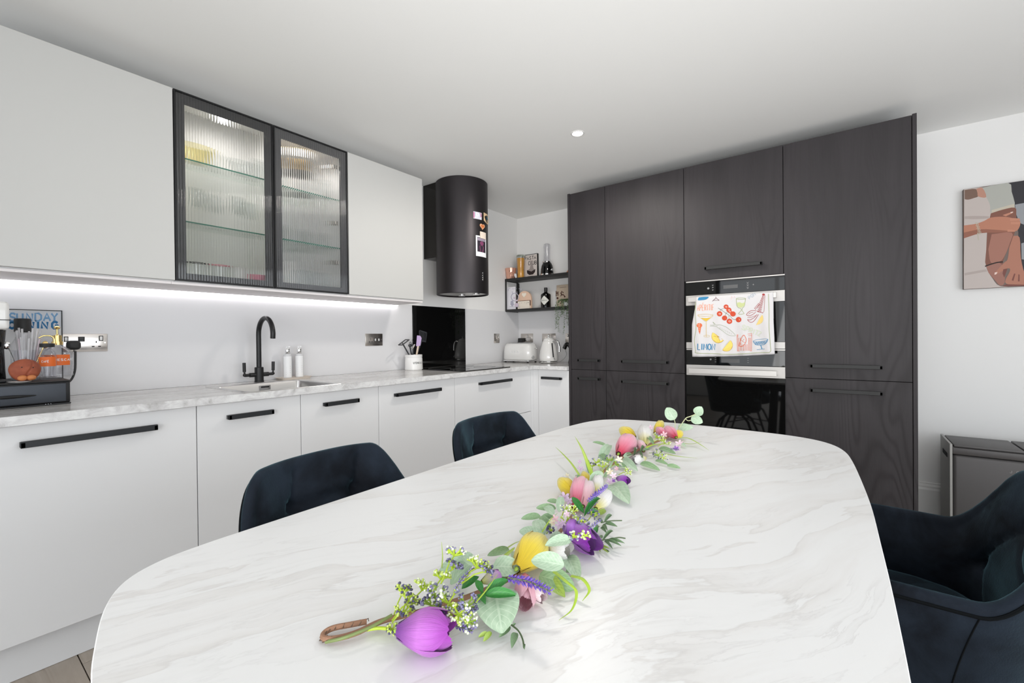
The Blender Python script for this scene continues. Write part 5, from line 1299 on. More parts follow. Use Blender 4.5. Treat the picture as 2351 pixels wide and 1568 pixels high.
layer('second_shirt_print', (150, 152, 156), [(965, 830), (1100, 790), (1100, 1040), (970, 1020)])
layer('hair_print', (120, 92, 78), [(285, 190), (420, 178), (450, 260), (400, 285), (330, 305), (285, 300)])
layer('shoulder_print', (188, 138, 118), [(425, 175), (500, 165), (545, 275), (450, 268), (440, 225)])
layer('dress_fold', (178, 164, 158), [(285, 505), (400, 500), (570, 505), (560, 530), (400, 540), (285, 535)], [(285, 1185), (540, 1140), (560, 1165), (285, 1215)])
layer('upper_arm_print', (128, 80, 64), [(600, 470), (740, 425), (888, 400), (905, 480), (900, 640), (850, 800), (760, 1000), (720, 1100), (545, 1105), (545, 900), (560, 640)])
layer('arm_light', (165, 112, 95), [(610, 720), (850, 700), (830, 820), (760, 990), (700, 1050), (600, 1060), (570, 900)])
layer('lower_hand_print', (158, 108, 94), [(545, 1105), (700, 1060), (760, 1160), (765, 1300), (710, 1335), (640, 1260), (570, 1180)])
layer('woman_arm_print', (186, 124, 98), [(275, 615), (420, 595), (520, 560), (600, 520), (760, 510), (870, 530), (950, 560), (940, 640), (880, 690), (700, 690), (480, 700), (275, 768)])
layer('woman_arm_shade', (150, 94, 74), [(275, 700), (480, 660), (700, 670), (880, 690), (700, 700), (480, 708), (275, 770)])
layer('finger_print', (196, 134, 108), [(740, 490), (860, 450), (868, 462), (780, 505)], [(830, 525), (945, 530), (950, 552), (830, 560)], [(840, 572), (952, 575), (945, 600), (840, 600)], [(800, 660), (890, 672), (885, 690), (800, 690)])
layer('second_hand_print', (176, 118, 96), [(870, 740), (945, 760), (960, 1000), (1010, 1200), (1100, 1300), (1100, 1345), (860, 1330), (770, 1290), (830, 1160), (800, 1130), (660, 1205), (650, 1180), (760, 1060), (800, 1020), (820, 880)])
layer('finger_shade', (120, 66, 56), [(850, 1270), (880, 1190), (895, 1195), (870, 1280)], [(925, 1285), (930, 1200), (945, 1205), (945, 1285)], [(750, 1140), (800, 1130), (760, 1240), (740, 1190)], [(780, 1320), (1000, 1325), (1000, 1345), (740, 1345)])
layer('nail_print', (232, 208, 198), [(645, 1180), (680, 1172), (670, 1195), (645, 1208)], [(835, 455), (868, 448), (862, 462), (838, 468)])
sh.begin().line(dn([(530, 1105), (600, 1080), (680, 1058), (745, 1052)]), 14); sh.end('bracelet_print', flat(40, 28, 26), t)
sh.begin()
for k in range(9): sh.oval((425+k*5+(k % 2)*10, 585+k*16), 13, 9, n=8, w=6)
sh.line([(440, 700), (452, 790)], 10)
sh.end('chain_bracelet_print', flat(185, 178, 160), t)

# ------------------------------------------------------------------ recycling bin
t = thing('recycling_bin', 'dark steel two-lid recycling bin against the white wall', 'bin', (3.6, -.25, 0))
m_bin = mat('dark_steel', (.085, .08, .08), .45, .4); m_bin_s = mat('grey_side_steel', (.33, .325, .31), .4, .5)
bxl, byf, byb = 3.252, -.425, -.045; bxr = 4.0
zt_b, zt_f = .558, .553
Pb = at(2162, 996, 'y', -.12)
side = [(byb, .01), (byb, .548), (byf+.0, .548), (byf+.0, .01)]
bm = B(); prism(bm, [(bxl, -.13, .012), (bxl, -.13, .545), (bxl, -.44, .545), (bxl, -.44, .012)], (.010, 0, 0)); 
obj('side_panel', bm, m_bin_s, t, smooth=False)
bm = B(); box(bm, bxl+.0105, bxr, -.44, -.13, .012, .490, .018, 4); obj('body', bm, m_bin, t)
bm = B(); box(bm, bxl+.0105, bxr, -.440, -.13, .4915, .528, .004, 2); obj('lid_rim', bm, m_bin, t)
for x0_, x1_ in ((bxl+.016, 3.53), (3.538, bxr-.01)):
    obj('lid', box(B(), x0_, x1_, -.432, -.137, .5285, .543, .005, 2), m_bin, t)
obj('side_handle', box(B(), bxl-.002, bxl+.0005, -.36, -.22, .455, .478), m_gap, t, smooth=False)
sh = Sheet(lambda u, v, k=0: Vector((u, -.4406-k*1e-6, v))); sh.begin(); sh.text('JOHN', (3.475, .425), .012, .012, .011, .0018, down=False); sh.end('lettering', m_icon, t)

# ------------------------------------------------------------------ table
outl = [(1.785, -2.74), (1.788, -2.45), (1.797, -2.15), (1.806, -2.03), (1.822, -1.935), (1.855, -1.855), (1.905, -1.808), (1.97, -1.78), (2.09, -1.752), (2.22, -1.736), (2.325, -1.731)]
outr = [(2.325, -1.731), (2.44, -1.734), (2.56, -1.741), (2.645, -1.755), (2.715, -1.788), (2.765, -1.845), (2.797, -1.930), (2.815, -2.05), (2.832, -2.25), (2.848, -2.5), (2.855, -2.74)]
top_ = outl+outr[1:]
bot_ = [(1.787, -3.1), (1.789, -3.4), (1.791, -3.5), (1.802, -3.575), (1.835, -3.63), (1.90, -3.668), (2.0, -3.698), (2.12, -3.722), (2.325, -3.738), (2.53, -3.73), (2.65, -3.71), (2.74, -3.68), (2.81, -3.62), (2.845, -3.54), (2.858, -3.42), (2.862, -3.2), (2.860, -2.95)]
ol = [(x, y) for x, y in top_]+[(x, y) for x, y in reversed(bot_)]
cl = smooth([Vector((x, y, 0)) for x, y in ol]+[Vector((*ol[0], 0))], 6)[:-1]
cen = Vector((2.325, -2.74, 0))
def ring(off, z):
    out = []
    for p in cl:
        d = (p-cen); d.z = 0; out.append(Vector((p.x-off*math.copysign(1, d.x)*min(1, abs(d.x)/.4), p.y-off*math.copysign(1, d.y)*min(1, abs(d.y)/.8), z)))
    return out
t = thing('dining_table', 'long white marble-effect dining table with rounded corners filling the foreground', 'table', (2.325, -2.74, 0))
bm = B(); V = grid(bm, [ring(.0012, .75), ring(0, .7488), ring(0, .7405), ring(.03, .7305)], closev=True)
bm.faces.new(V[0]); bm.faces.new(V[-1]); obj('tabletop', bm, m_table, t, ang=30)
bm = B(); box(bm, 2.12, 2.53, -3.25, -2.23, .7, .7295, .004, 1); obj('under_frame', bm, m_blk_matt, t)
for yy in (-3.20, -2.28):
    bm = B(); prism(bm, [(2.22, yy-.03, .70), (2.43, yy-.03, .70), (2.47, yy-.03, .02), (2.40, yy-.03, .02), (2.37, yy-.03, .62), (2.28, yy-.03, .62), (2.25, yy-.03, .02), (2.18, yy-.03, .02)], (0, .06, 0)); obj('leg', bm, m_blk_matt, t, smooth=False)
    obj('foot', box(B(), 2.16, 2.49, yy-.035, yy+.035, .001, .0195, .002, 1), m_blk_matt, t)

# ------------------------------------------------------------------ chairs
def make_chair(label, group):
    """front = +X, origin on the floor under the seat"""
    t = thing('dining_chair', label, 'chair', (0, 0, 0), group)
    aa, bb, arm = .245, .265, .215; nS = 140
    # plan path: arm - round back - arm
    path = []
    half = []
    for k in range(25):
        ph = PI/2*k/24
        cx2, sy2 = max(math.cos(ph), 0)**.66, math.sin(ph)**.66
        half.append((-aa*cx2, bb*sy2))
    for k in range(1, 13): half.append((arm*k/12, bb-.012*(k/12)**2))
    # resample by length
    seg = [0]
    for p, q in zip(half, half[1:]): seg.append(seg[-1]+math.hypot(q[0]-p[0], q[1]-p[1]))
    Lh = seg[-1]
    def P2(s):
        sg = 1 if s >= 0 else -1; d = min(abs(s), 1)*Lh
        for i in range(len(seg)-1):
            if d <= seg[i+1]+1e-9:
                f_ = (d-seg[i])/max(seg[i+1]-seg[i], 1e-9); x = half[i][0]+(half[i+1][0]-half[i][0])*f_; y = half[i][1]+(half[i+1][1]-half[i][1])*f_
                return Vector((x, sg*y, 0))
        return Vector((half[-1][0], sg*half[-1][1], 0))
    def sst(a, b, x):
        x = min(max((x-a)/(b-a), 0), 1); return x*x*(3-2*x)
    def rim(s):
        a = abs(s); z = .832-.006*min(a/.3, 1)**2
        z -= sst(.27, .56, a)*.168
        z -= sst(.90, 1.0, a)*.06
        return z
    btn = [(-.34, .66), (0, .62), (.34, .66), (-.17, .36), (.17, .36), (-.17, .84), (.17, .84)] if False else [(-.16, .72), (.16, .72), (-.36, .40), (0, .40), (.36, .40)]
    links = [((-.16, .72), (0, .40)), ((.16, .72), (0, .40)), ((-.16, .72), (-.36, .40)), ((.16, .72), (.36, .40)), ((-.16, .72), (.16, .72)), ((-.16, .72), (-.12, .97)), ((.16, .72), (.20, .97)), ((0, .40), (0, 0)), ((-.36, .4), (-.30, 0)), ((.36, .4), (.30, 0))]
    def tuft(s, v):
        d = 0
        for bs, bv in btn:
            q = math.hypot((s-bs)*Lh, (v-bv)*.38); d -= .020*math.exp(-(q/.018)**2)+.012*math.exp(-(q/.065)**2)
        for (a, b), (c_, e) in links:
            ax_, ay, bx_, by = a*Lh, b*.38, c_*Lh, e*.38; px_, py_ = s*Lh, v*.38
            L2_ = (bx_-ax_)**2+(by-ay)**2; tt = min(max(((px_-ax_)*(bx_-ax_)+(py_-ay)*(by-ay))/L2_, 0), 1)
            q = math.hypot(px_-ax_-tt*(bx_-ax_), py_-ay-tt*(by-ay)); fade = 1-.75*tt*(e in (0, 1))
            d -= .010*fade*math.exp(-(q/.007)**2)
        return d
    zb_, zi = .385, .455
    th = .030
    def section(s, shrink=0):
        p = P2(s); e = .004; q = P2(min(s+e, 1))-P2(max(s-e, -1)); nrm = Vector((-q.y, q.x, 0)).normalized()   # outward
        r = rim(s); out = []
        wrap = 1-sst(.55, .8, abs(s))
        def base(v, z):
            sc_ = .84+.16*(v**.75)
            return Vector((p.x*sc_-.035*wrap*v*v, p.y*sc_, z))
        mid_z = (zb_+r)/2
        nO = 12; 
        for k in range(nO+1):
            v = k/nO; out.append(base(v, zb_+(r-.022-zb_)*v))
        for k in range(1, 6):                     # rolled rim
            a = PI*k/6; c_ = base(1, r-.022); out.append(c_-nrm*(th/2)*(1-math.cos(a))+Vector((0, 0, .022*math.sin(a))))
        nI = 30
        for k in range(nI+1):
            v = 1-k/nI; z = zi+(r-.022-zi)*v; vo = (z-zb_)/(r-.022-zb_)
            bpt = base(vo, z)-nrm*(max(th+.018*math.sin(PI*min(v*1.02, 1))+tuft(s, v), .004))
            out.append(bpt)
        if shrink:
            c_ = sum(out, Vector())/len(out); out = [c_+(o_-c_)*(1-shrink) for o_ in out]
            dx = Vector((.012*shrink, 0, 0)); out = [o_+dx for o_ in out]
        return out
    rows = [section(-1, 1-math.sqrt(1-(k/5)**2) if k else 0) for k in (5, 4, 3, 2, 1)]
    rows = [section(-1, [.95, .6, .3, .12][k]) for k in range(4)]
    for i in range(nS+1): rows.append(section(-1+2*i/nS))
    rows += [section(1, [.12, .3, .6, .95][k]) for k in range(4)]
    bm = B(); V = grid(bm, rows, closev=True); bm.faces.new(V[0]); bm.faces.new(V[-1])
    obj('shell', bm, m_velvet, t, ang=None)
    # piping around the rim's outer edge and the foot of the shell
    bm = B(); pts = []
    for i in range(3, nS-2):
        s = -1+2*i/nS; o_ = section(s); pts.append(o_[12]*1.0)
    tube(bm, pts, .0035, 6); obj('rim_piping', bm, m_piping, t)
    bm = B(); pts = [section(-1+2*i/nS)[3]*1.002 for i in range(2, nS-1)]
    tube(bm, pts, .0035, 6); obj('lower_piping', bm, m_piping, t)
    for s in (-.56, .56):
        bm = B(); sc2 = section(s); tube(bm, [q for q in sc2[3:13]], .0015, 5); obj('side_seam', bm, m_piping, t)
    # seat cushion
    bm = B(); rows = []; nR = 16; nA = 64
    sb = [(-.09, -.09), (.09, -.09), (-.09, .09), (.09, .09), (0, 0)] if False else [(.02, -.10), (.02, .10), (-.10, 0), (.14, 0)]
    def seatz(x, y):
        z = .506-.5*max(0, (x*x+y*y)-.02)*.25
        for bx2, by2 in sb:
            q = math.hypot(x-bx2, y-by2); z -= .016*math.exp(-(q/.018)**2)+.008*math.exp(-(q/.06)**2)
        for i in range(len(sb)):
            for j in range(i+1, len(sb)):
                ax_, ay = sb[i]; bx_, by = sb[j]; L2_ = (bx_-ax_)**2+(by-ay)**2
                if L2_ > .035: continue
                tt = min(max(((x-ax_)*(bx_-ax_)+(y-ay)*(by-ay))/L2_, -.9), 1.9)
                q = math.hypot(x-ax_-tt*(bx_-ax_), y-ay-tt*(by-ay)); z -= .006*math.exp(-(q/.007)**2)
        return z
    def sup(a, rx, ry, n=3.2):
        c_, s_ = math.cos(a), math.sin(a); k = (abs(c_)**n+abs(s_)**n)**(-1/n); return c_*k*rx, s_*k*ry
    rows = []
    for f_, zz in ((.55, .388), (.97, .392), (1.0, .41), (1.0, .468)):
        rows.append([Vector((.035+sup(2*PI*k/nA, .215*f_, .215*f_)[0], sup(2*PI*k/nA, .215*f_, .215*f_)[1], zz)) for k in range(nA)])
    for i in range(nR):
        f_ = 1-i/nR; r = .99*f_
        row = []
        for k in range(nA):
            x, y = sup(2*PI*k/nA, .215*r, .215*r); x += .035; edge = sst(.85, 1.0, f_)
            row.append(Vector((x, y, seatz(x, y)-.018*edge)))
        rows.append(row)
    V = grid(bm, rows, closev=True); bm.faces.new(V[0]); bm.faces.new(V[-1]); obj('seat', bm, m_velvet, t, ang=None)
    bm = B(); lathe(bm, [(.001, .340), (.10, .340), (.105, .346), (.15, .380), (.16, .3845), (.001, .3845)], (0.02, 0, 0), 32); obj('hub', bm, m_blk, t)
    for sx_ in (-1, 1):
        for sy2 in (-1, 1):
            bm = B(); tube(bm, [(.02+sx_*.06, sy2*.06, .355), (.02+sx_*.13, sy2*.13, .29), (.02+sx_*.235, sy2*.225, .0)], [.013, .0125, .010], 12); obj('leg', bm, m_blk, t)
    for s_ in (-1, 1):
        bm = B(); tube(bm, [(.02+s_*.11, -.11*s_, .20), (.02, 0, .175), (.02-s_*.11, .11*s_, .20)] if False else [(.02-.165, s_*.158, .155), (.02, s_*.04, .19), (.02+.165, s_*.158, .155)], .007, 8); obj('brace', bm, m_blk, t)
    return t
def dup(root, loc, rz, label, group=None):
    r = root.copy(); C.objects.link(r); r.location = loc; r.rotation_euler = (0, 0, rz); r['label'] = label
    if group: r['group'] = group
    for ch in list(root.children):
        c = ch.copy(); C.objects.link(c); c.parent = r
        for g_ in ch.children:
            d = g_.copy(); C.objects.link(d); d.parent = c
    return r
grp = 'tufted dark velvet dining chairs round the table'
c0_ = make_chair('dark blue velvet tub chair nearest on the left side of the table', grp)
c0_.location = (1.86, -3.145, 0); c0_.rotation_euler = (0, 0, math.radians(3))
dup(c0_, (1.86, -2.435, 0), math.radians(-2), 'dark blue velvet tub chair at the far left side of the table')
dup(c0_, (2.90, -2.42, 0), math.radians(178), 'dark velvet tub chair at the right edge, its tufted seat and arms in view')

# ------------------------------------------------------------------ garland
TT = .7503
t_g = thing('flower_garland', 'artificial spring garland of tulips, eucalyptus and lavender along the marble table', 'garland', (2.33, -2.8, TT))
def gp(px, py, h=.02): return at(px, py, 'z', TT+h)
def mp_(P, px): return px*depth(P)/F
m_vine = mat('brown_vine', hexc(150, 112, 88), .7); nv = N(m_vine); nv.bump(nv.noise(nv.coord(), 200, 4), .002, .6)
m_stem = mat('green_stem', hexc(150, 180, 70), .5); m_stem2 = mat('olive_stem', hexc(120, 135, 80), .5); m_lime = mat('lime_stem', hexc(180, 205, 60), .5)
loop = [gp(842, 1427, .008), gp(805, 1434, .008), gp(765, 1442, .008), gp(744, 1454, .006), gp(745, 1466, .006), gp(775, 1465, .006), gp(820, 1452, .008), gp(880, 1425, .010), gp(980, 1400, .012), gp(1100, 1360, .012), gp(1200, 1310, .012), gp(1260, 1250, .012), gp(1310, 1190, .012), gp(1350, 1130, .012), gp(1400, 1070, .012), gp(1470, 1030, .012), gp(1530, 1005, .012), gp(1560, 990, .015)]
bm = B(); tube(bm, smooth(loop, 8), .0038, 10); obj('vine', bm, m_vine, t_g)
for pts in ([(1, 0)],):
    sm = smooth(loop[:8], 10); bm = B(); hel = []
    for i, p in enumerate(sm): hel.append(p+Vector((.0045*math.cos(i*1.3), .0045*math.sin(i*1.3), .0035*math.sin(i*1.3+.8))))
    tube(bm, hel, .0006, 5); obj('binding_wire', bm, mat('thin_wire', (.12, .08, .05), .5), t_g)
bm = B(); tube(bm, smooth([gp(748, 1474, .004), gp(790, 1464, .012), gp(850, 1440, .015), gp(900, 1412, .018)], 6), .0022, 8); obj('stem', bm, m_stem2, t_g)
bm = B(); tube(bm, smooth([gp(842, 1446, .006), gp(868, 1442, .008), gp(888, 1443, .010)], 5), .0022, 8); obj('stem', bm, m_lime, t_g)

def petal_mesh(name, m, A0=1.25, tipw=.35, flare=.0):
    bm = B(); rows = []; n, k = 12, 9
    for i in range(n+1):
        t_ = i/n; r = .12+.40*math.sin(PI*min(t_, 1)*.62+.05)**1.1*(1-.60*t_**3.2)+flare*t_**3
        w_ = A0*(math.sin(PI*(.18+.62*t_))**.6)*(1 if t_ < .72 else math.sqrt(max(1-((t_-.72)/.30)**2, 0.02)))
        row = []
        for j in range(k):
            u = 2*j/(k-1)-1; a = u*w_; rr = r*(1+.05*u*u)+.012*math.sin(u*7+t_*5); row.append((rr*math.cos(a), rr*math.sin(a), t_+.015*math.cos(u*5)*t_))
        rows.append(row)
    grid(bm, rows, uv=True); return finish(bm, name, m, ang=None)
def petal_mat(name, base, mid, tip, rough=.5):
    base, mid, tip = [tuple(c*.82 for c in k) for k in (base, mid, tip)]
    m = mat(name, mid, rough, 0, Sheen_Weight=.2); n = N(m)
    tc_ = n.n('ShaderNodeTexCoord'); sp_ = n.n('ShaderNodeSeparateXYZ'); n.l(tc_.outputs['UV'], sp_.inputs[0])
    col = n.ramp(sp_.outputs[1], [(.05, base), (.45, mid), (.95, tip)])
    v = n.n('ShaderNodeMapping'); v.inputs['Scale'].default_value = (26, 1.2, 1); n.l(tc_.outputs['UV'], v.inputs[0])
    st = n.noise(v.outputs[0], 1.5, 4, .6); dk = n.ramp(st, [(.35, (.82, .82, .82)), (.6, (1, 1, 1))])
    n.l(n.mix(1.0, col, dk, 'MULTIPLY'), n.b.inputs['Base Color']); n.bump(st, .003, .4); return m
PM = {}
for nm, b_, m__, t__ in (('purple', hexc(120, 40, 150), hexc(200, 115, 212), hexc(175, 65, 190)), ('violet', hexc(110, 30, 160), hexc(190, 125, 225), hexc(140, 20, 175)),
                         ('yellow', hexc(235, 200, 20), hexc(250, 222, 60), hexc(252, 238, 140)), ('white', hexc(235, 225, 120), hexc(246, 244, 240), hexc(250, 248, 248)),
                         ('pink', hexc(225, 50, 90), hexc(248, 160, 185), hexc(252, 195, 210)), ('blush', hexc(240, 170, 180), hexc(252, 208, 218), hexc(252, 235, 238)), ('lilac', hexc(200, 205, 120), hexc(210, 190, 200), hexc(200, 140, 215))):
    mm = petal_mat('petal_'+nm, b_, m__, t__); PM[nm] = (petal_mesh('petal', mm), petal_mesh('petal', mm, 1.15, .3, .035))
def tulip(kind, base, tip, wpx, h0=.022, h1=.026, rot=0, name='tulip', opening=0):
    P0, P1 = gp(*base, h0), gp(*tip, h1); L = (P1-P0).length; z = (P1-P0).normalized(); x, y = frame_of(z); wr = mp_(P0, wpx)
    root = B(); lathe(root, [(.001, -.06*L), (wr*.05, -.03*L), (wr*.06, .01*L), (.001, .03*L)], P0, 12, z); tb_ = obj(name, root, m_stem, t_g, label='%s %s' % ({'purple': 'purple', 'violet': 'violet', 'yellow': 'yellow', 'white': 'white', 'pink': 'pink', 'blush': 'pale pink', 'lilac': 'lilac'}[kind], name))
    for i in range(6):
        a = rot+i*PI/3; me = PM[kind][i % 2]; sc_ = (.86 if i % 2 == 0 else 1.0)
        cx_2, sx_2 = math.cos(a), math.sin(a); X = x*cx_2+y*sx_2; Y = -x*sx_2+y*cx_2; W = wr*sc_
        hl = L*(1.0 if i % 2 else .96)*(1-.05*((i*37) % 3))
        m = Matrix(((X.x*W, Y.x*W, z.x*hl), (X.y*W, Y.y*W, z.y*hl), (X.z*W, Y.z*W, z.z*hl))).to_4x4(); m.translation = P0
        inst(me, 'petal', tb_, m)
    return tb_
TU = [('purple', (912, 1448), (1046, 1452), 104, .028, .026, .3), ('yellow', (1186, 1306), (1244, 1238), 84, .03, .036, .2), ('white', (1258, 1252), (1310, 1268), 60, .03, .03, .5),
      ('violet', (1296, 1206), (1370, 1258), 60, .03, .026, .1), ('pink', (1206, 1322), (1206, 1392), 52, .02, .014, .2), ('blush', (1208, 1350), (1250, 1376), 36, .016, .014, 0),
      ('lilac', (1106, 1336), (1150, 1318), 34, .035, .035, .4),
      ('pink', (1318, 1164), (1336, 1097), 46, .02, .045, .1), ('blush', (1338, 1162), (1354, 1106), 40, .02, .04, .5), ('white', (1368, 1168), (1398, 1130), 40, .018, .03, .2),
      ('white', (1366, 1132), (1376, 1093), 30, .02, .04, .2), ('yellow', (1316, 1132), (1290, 1104), 40, .02, .028, .2), ('yellow', (1348, 1112), (1342, 1087), 24, .02, .03, .6),
      ('white', (1310, 1112), (1294, 1096), 18, .015, .02, .6), ('violet', (1416, 1098), (1444, 1106), 24, .014, .014, .1), ('violet', (1300, 1228), (1318, 1194), 26, .04, .05, .2),
      ('pink', (1420, 1042), (1450, 1006), 50, .02, .038, .2), ('yellow', (1458, 1004), (1428, 986), 30, .02, .034, .2), ('white', (1480, 1022), (1480, 982), 38, .015, .045, .4),
      ('blush', (1478, 1036), (1468, 1014), 24, .012, .024, .3), ('white', (1482, 1052), (1452, 1058), 24, .012, .012, .3), ('yellow', (1503, 994), (1520, 968), 22, .02, .045, .2),
      ('pink', (1524, 1000), (1512, 984), 22, .02, .034, .1), ('pink', (1552, 1004), (1532, 984), 28, .02, .034, .4), ('yellow', (1550, 1004), (1564, 992), 20, .018, .026, .3)]
for a in TU: tulip(*a)
# eucalyptus leaves: kind, base, tip, width px, base height, tip height
LF = [('pale', (1136, 1350, .030), (1152, 1447, .012), 104), ('pale', (1078, 1282, .03), (1006, 1322, .02), 46), ('pale', (1036, 1338, .02), (1088, 1284, .03), 28), ('pale', (1132, 1300, .03), (1196, 1302, .03), 46),
      ('mid', (1170, 1260, .02), (1120, 1274, .02), 20), ('pale', (1312, 1236, .052), (1253, 1250, .052), 28), ('pale', (1294, 1296, .055), (1219, 1284, .055), 46),
      ('pale', (1300, 1272, .02), (1328, 1328, .015), 40), ('mid', (1238, 1318, .02), (1320, 1350, .012), 54), ('lime', (1248, 1322, .014), (1296, 1368, .010), 34), ('pale', (1246, 1236, .02), (1192, 1214, .02), 34), ('pale', (1246, 1228, .022), (1230, 1190, .03), 32),
      ('mid', (1241, 1184, .02), (1197, 1190, .018), 17), ('mid', (1276, 1166, .025), (1231, 1165, .025), 18), ('mid', (1281, 1152, .02), (1256, 1149, .022), 12), ('pale', (1284, 1173, .03), (1289, 1137, .045), 19),
      ('mid', (1274, 1186, .02), (1244, 1184, .02), 14), ('mid', (1262, 1215, .02), (1240, 1182, .025), 20), ('pale', (1404, 1107, .02), (1442, 1150, .014), 44), ('pale', (1358, 1112, .03), (1382, 1080, .05), 26), ('lime', (1368, 1180, .012), (1390, 1168, .01), 20),
      ('pale', (1377, 1062, .02), (1402, 1016, .045), 22), ('mid', (1392, 1022, .02), (1360, 1014, .025), 8), ('pale', (1426, 1052, .02), (1462, 1078, .012), 20), ('mid', (1469, 1062, .012), (1514, 1078, .008), 16), ('mid', (1504, 1056, .01), (1534, 1066, .008), 9),
      ('mid', (1531, 1068, .008), (1562, 1074, .008), 11), ('mid', (1414, 1066, .01), (1440, 1074, .01), 14), ('mid', (1352, 1082, .02), (1346, 1052, .03), 10), ('mid', (1512, 1028, .012), (1550, 1040, .01), 14), ('pale', (1556, 1014, .014), (1574, 1024, .01), 10), ('pale', (1196, 1296, .02), (1180, 1262, .02), 30),
      ('dark', (1112, 1362, .035), (1168, 1328, .045), 22), ('dark', (1112, 1364, .035), (1188, 1364, .035), 24), ('dark', (1100, 1360, .03), (1114, 1384, .03), 18), ('dark', (1108, 1360, .03), (1092, 1330, .04), 16), ('dark', (1060, 1350, .02), (1100, 1322, .03), 18),
      ('dark', (1340, 1176, .035), (1312, 1139, .055), 15), ('dark', (1342, 1180, .035), (1380, 1139, .05), 14), ('dark', (1350, 1176, .03), (1374, 1172, .03), 12), ('dark', (1362, 1232, .02), (1372, 1208, .03), 12),
      ('pale', (1090, 1296, .04), (1060, 1268, .04), 24), ('mid', (1180, 1300, .02), (1150, 1330, .012), 26), ('mid', (1330, 1300, .012), (1300, 1312, .012), 20), ('pale', (1270, 1180, .03), (1250, 1160, .03), 20), ('pale', (1290, 1226, .03), (1262, 1240, .02), 22), ('mid', (1396, 1060, .03), (1378, 1040, .035), 12), ('pale', (1450, 1040, .02), (1430, 1054, .01), 14), ('mid', (1500, 1018, .03), (1486, 1000, .035), 9), ('mid', (1338, 1112, .02), (1322, 1088, .03), 12),
      ('lime', (1120, 1452, .01), (1098, 1462, .006), 10), ('lime', (1128, 1450, .01), (1110, 1472, .006), 12), ('olive', (1172, 1436, .012), (1146, 1462, .008), 16), ('olive', (1185, 1450, .01), (1175, 1486, .006), 17)]
def face(P, k=.62):
    u = (CAM-P).normalized()*k+Vector((0, 0, 1-k)); return u.normalized()
def lift(a, b, wpx):
    P = gp(*a); u = face(P); hm = mp_(P, wpx)*.5*math.sqrt(max(1-u.z*u.z, 0))*.95+.002
    return gp(a[0], a[1], max(a[2], hm)), gp(b[0], b[1], max(b[2], hm*.75))
for kind, a, b, wpx in LF:
    P0, P1 = lift(a, b, wpx); place_leaf(t_g, kind, P0, P1, mp_((P0+P1)/2, wpx), up=face((P0+P1)/2), roll=rnd.uniform(-.12, .12), name='eucalyptus_leaf' if kind in ('pale', 'mid') else 'leaf')
# the sprig that stands up at the far end
YT = -2.02
def gy(px, py): return at(px, py, 'y', YT)
bm = B(); tube(bm, smooth([gy(1556, 988), gy(1566, 972), gy(1575, 960), gy(1585, 956), gy(1597, 951)], 6), .0018, 8); tube(bm, smooth([gy(1573, 961), gy(1580, 966), gy(1588, 964)], 5), .0014, 8); tube(bm, smooth([gy(1550, 986), gy(1550, 972), gy(1548, 963)], 5), .0014, 8)
sg = obj('upright_sprig', bm, mat('pale_stem', hexc(205, 210, 170), .5), t_g)
up_c = (CAM-gy(1580, 960)).normalized()
for a, b, w_ in (((1549, 963), (1530, 936), 27), ((1598, 952), (1611, 934), 22), ((1587, 958), (1613, 970), 21), ((1556, 980), (1591, 981), 17)):
    P0, P1 = gy(*a), gy(*b); place_leaf(sg, 'pale', P0, P1, mp_(P0, w_), up=up_c)
# small-leaved sprigs
def sprig(stem_px, leaves, h=.012, wpx=7, kind='olive'):
    bm = B(); tube(bm, smooth([gp(*p, h) for p in stem_px], 5), .0012, 6); s_ = obj('leafy_sprig', bm, mat('dark_sprig_stem', hexc(85, 105, 70), .5) if 'dark_sprig_stem' not in bpy.data.materials else bpy.data.materials['dark_sprig_stem'], t_g)
    for a, b in leaves:
        P0, P1 = gp(*a, h), gp(*b, h+.002); place_leaf(s_, kind, P0, P1, mp_(P0, wpx), up=face(P0))
sprig([(1172, 1433), (1190, 1448), (1200, 1468), (1203, 1487)], [((1203, 1478), (1204, 1490)), ((1176, 1437), (1184, 1430))], .006, 6)
sprig([(1378, 1240), (1400, 1238), (1420, 1234), (1436, 1236)], [((1384, 1239), (1409, 1216)), ((1395, 1238), (1434, 1246)), ((1392, 1240), (1426, 1252)), ((1386, 1241), (1406, 1258)), ((1382, 1236), (1378, 1228))], .012, 8)
sprig([(1380, 1200), (1400, 1196), (1428, 1195)], [((1388, 1197), (1406, 1180)), ((1388, 1201), (1417, 1208)), ((1382, 1204), (1394, 1216)), ((1384, 1200), (1372, 1190)), ((1376, 1206), (1366, 1218)), ((1378, 1210), (1392, 1222))], .014, 9)
sprig([(1368, 1250), (1384, 1258), (1398, 1266)], [((1374, 1252), (1398, 1258)), ((1374, 1254), (1396, 1268)), ((1372, 1256), (1378, 1266))], .006, 6, 'lime')
sprig([(1440, 1046), (1462, 1040), (1486, 1028)], [((1456, 1044), (1462, 1028)), ((1450, 1044), (1438, 1040)), ((1470, 1038), (1481, 1024)), ((1468, 1040), (1476, 1050)), ((1476, 1034), (1494, 1030))], .022, 7)
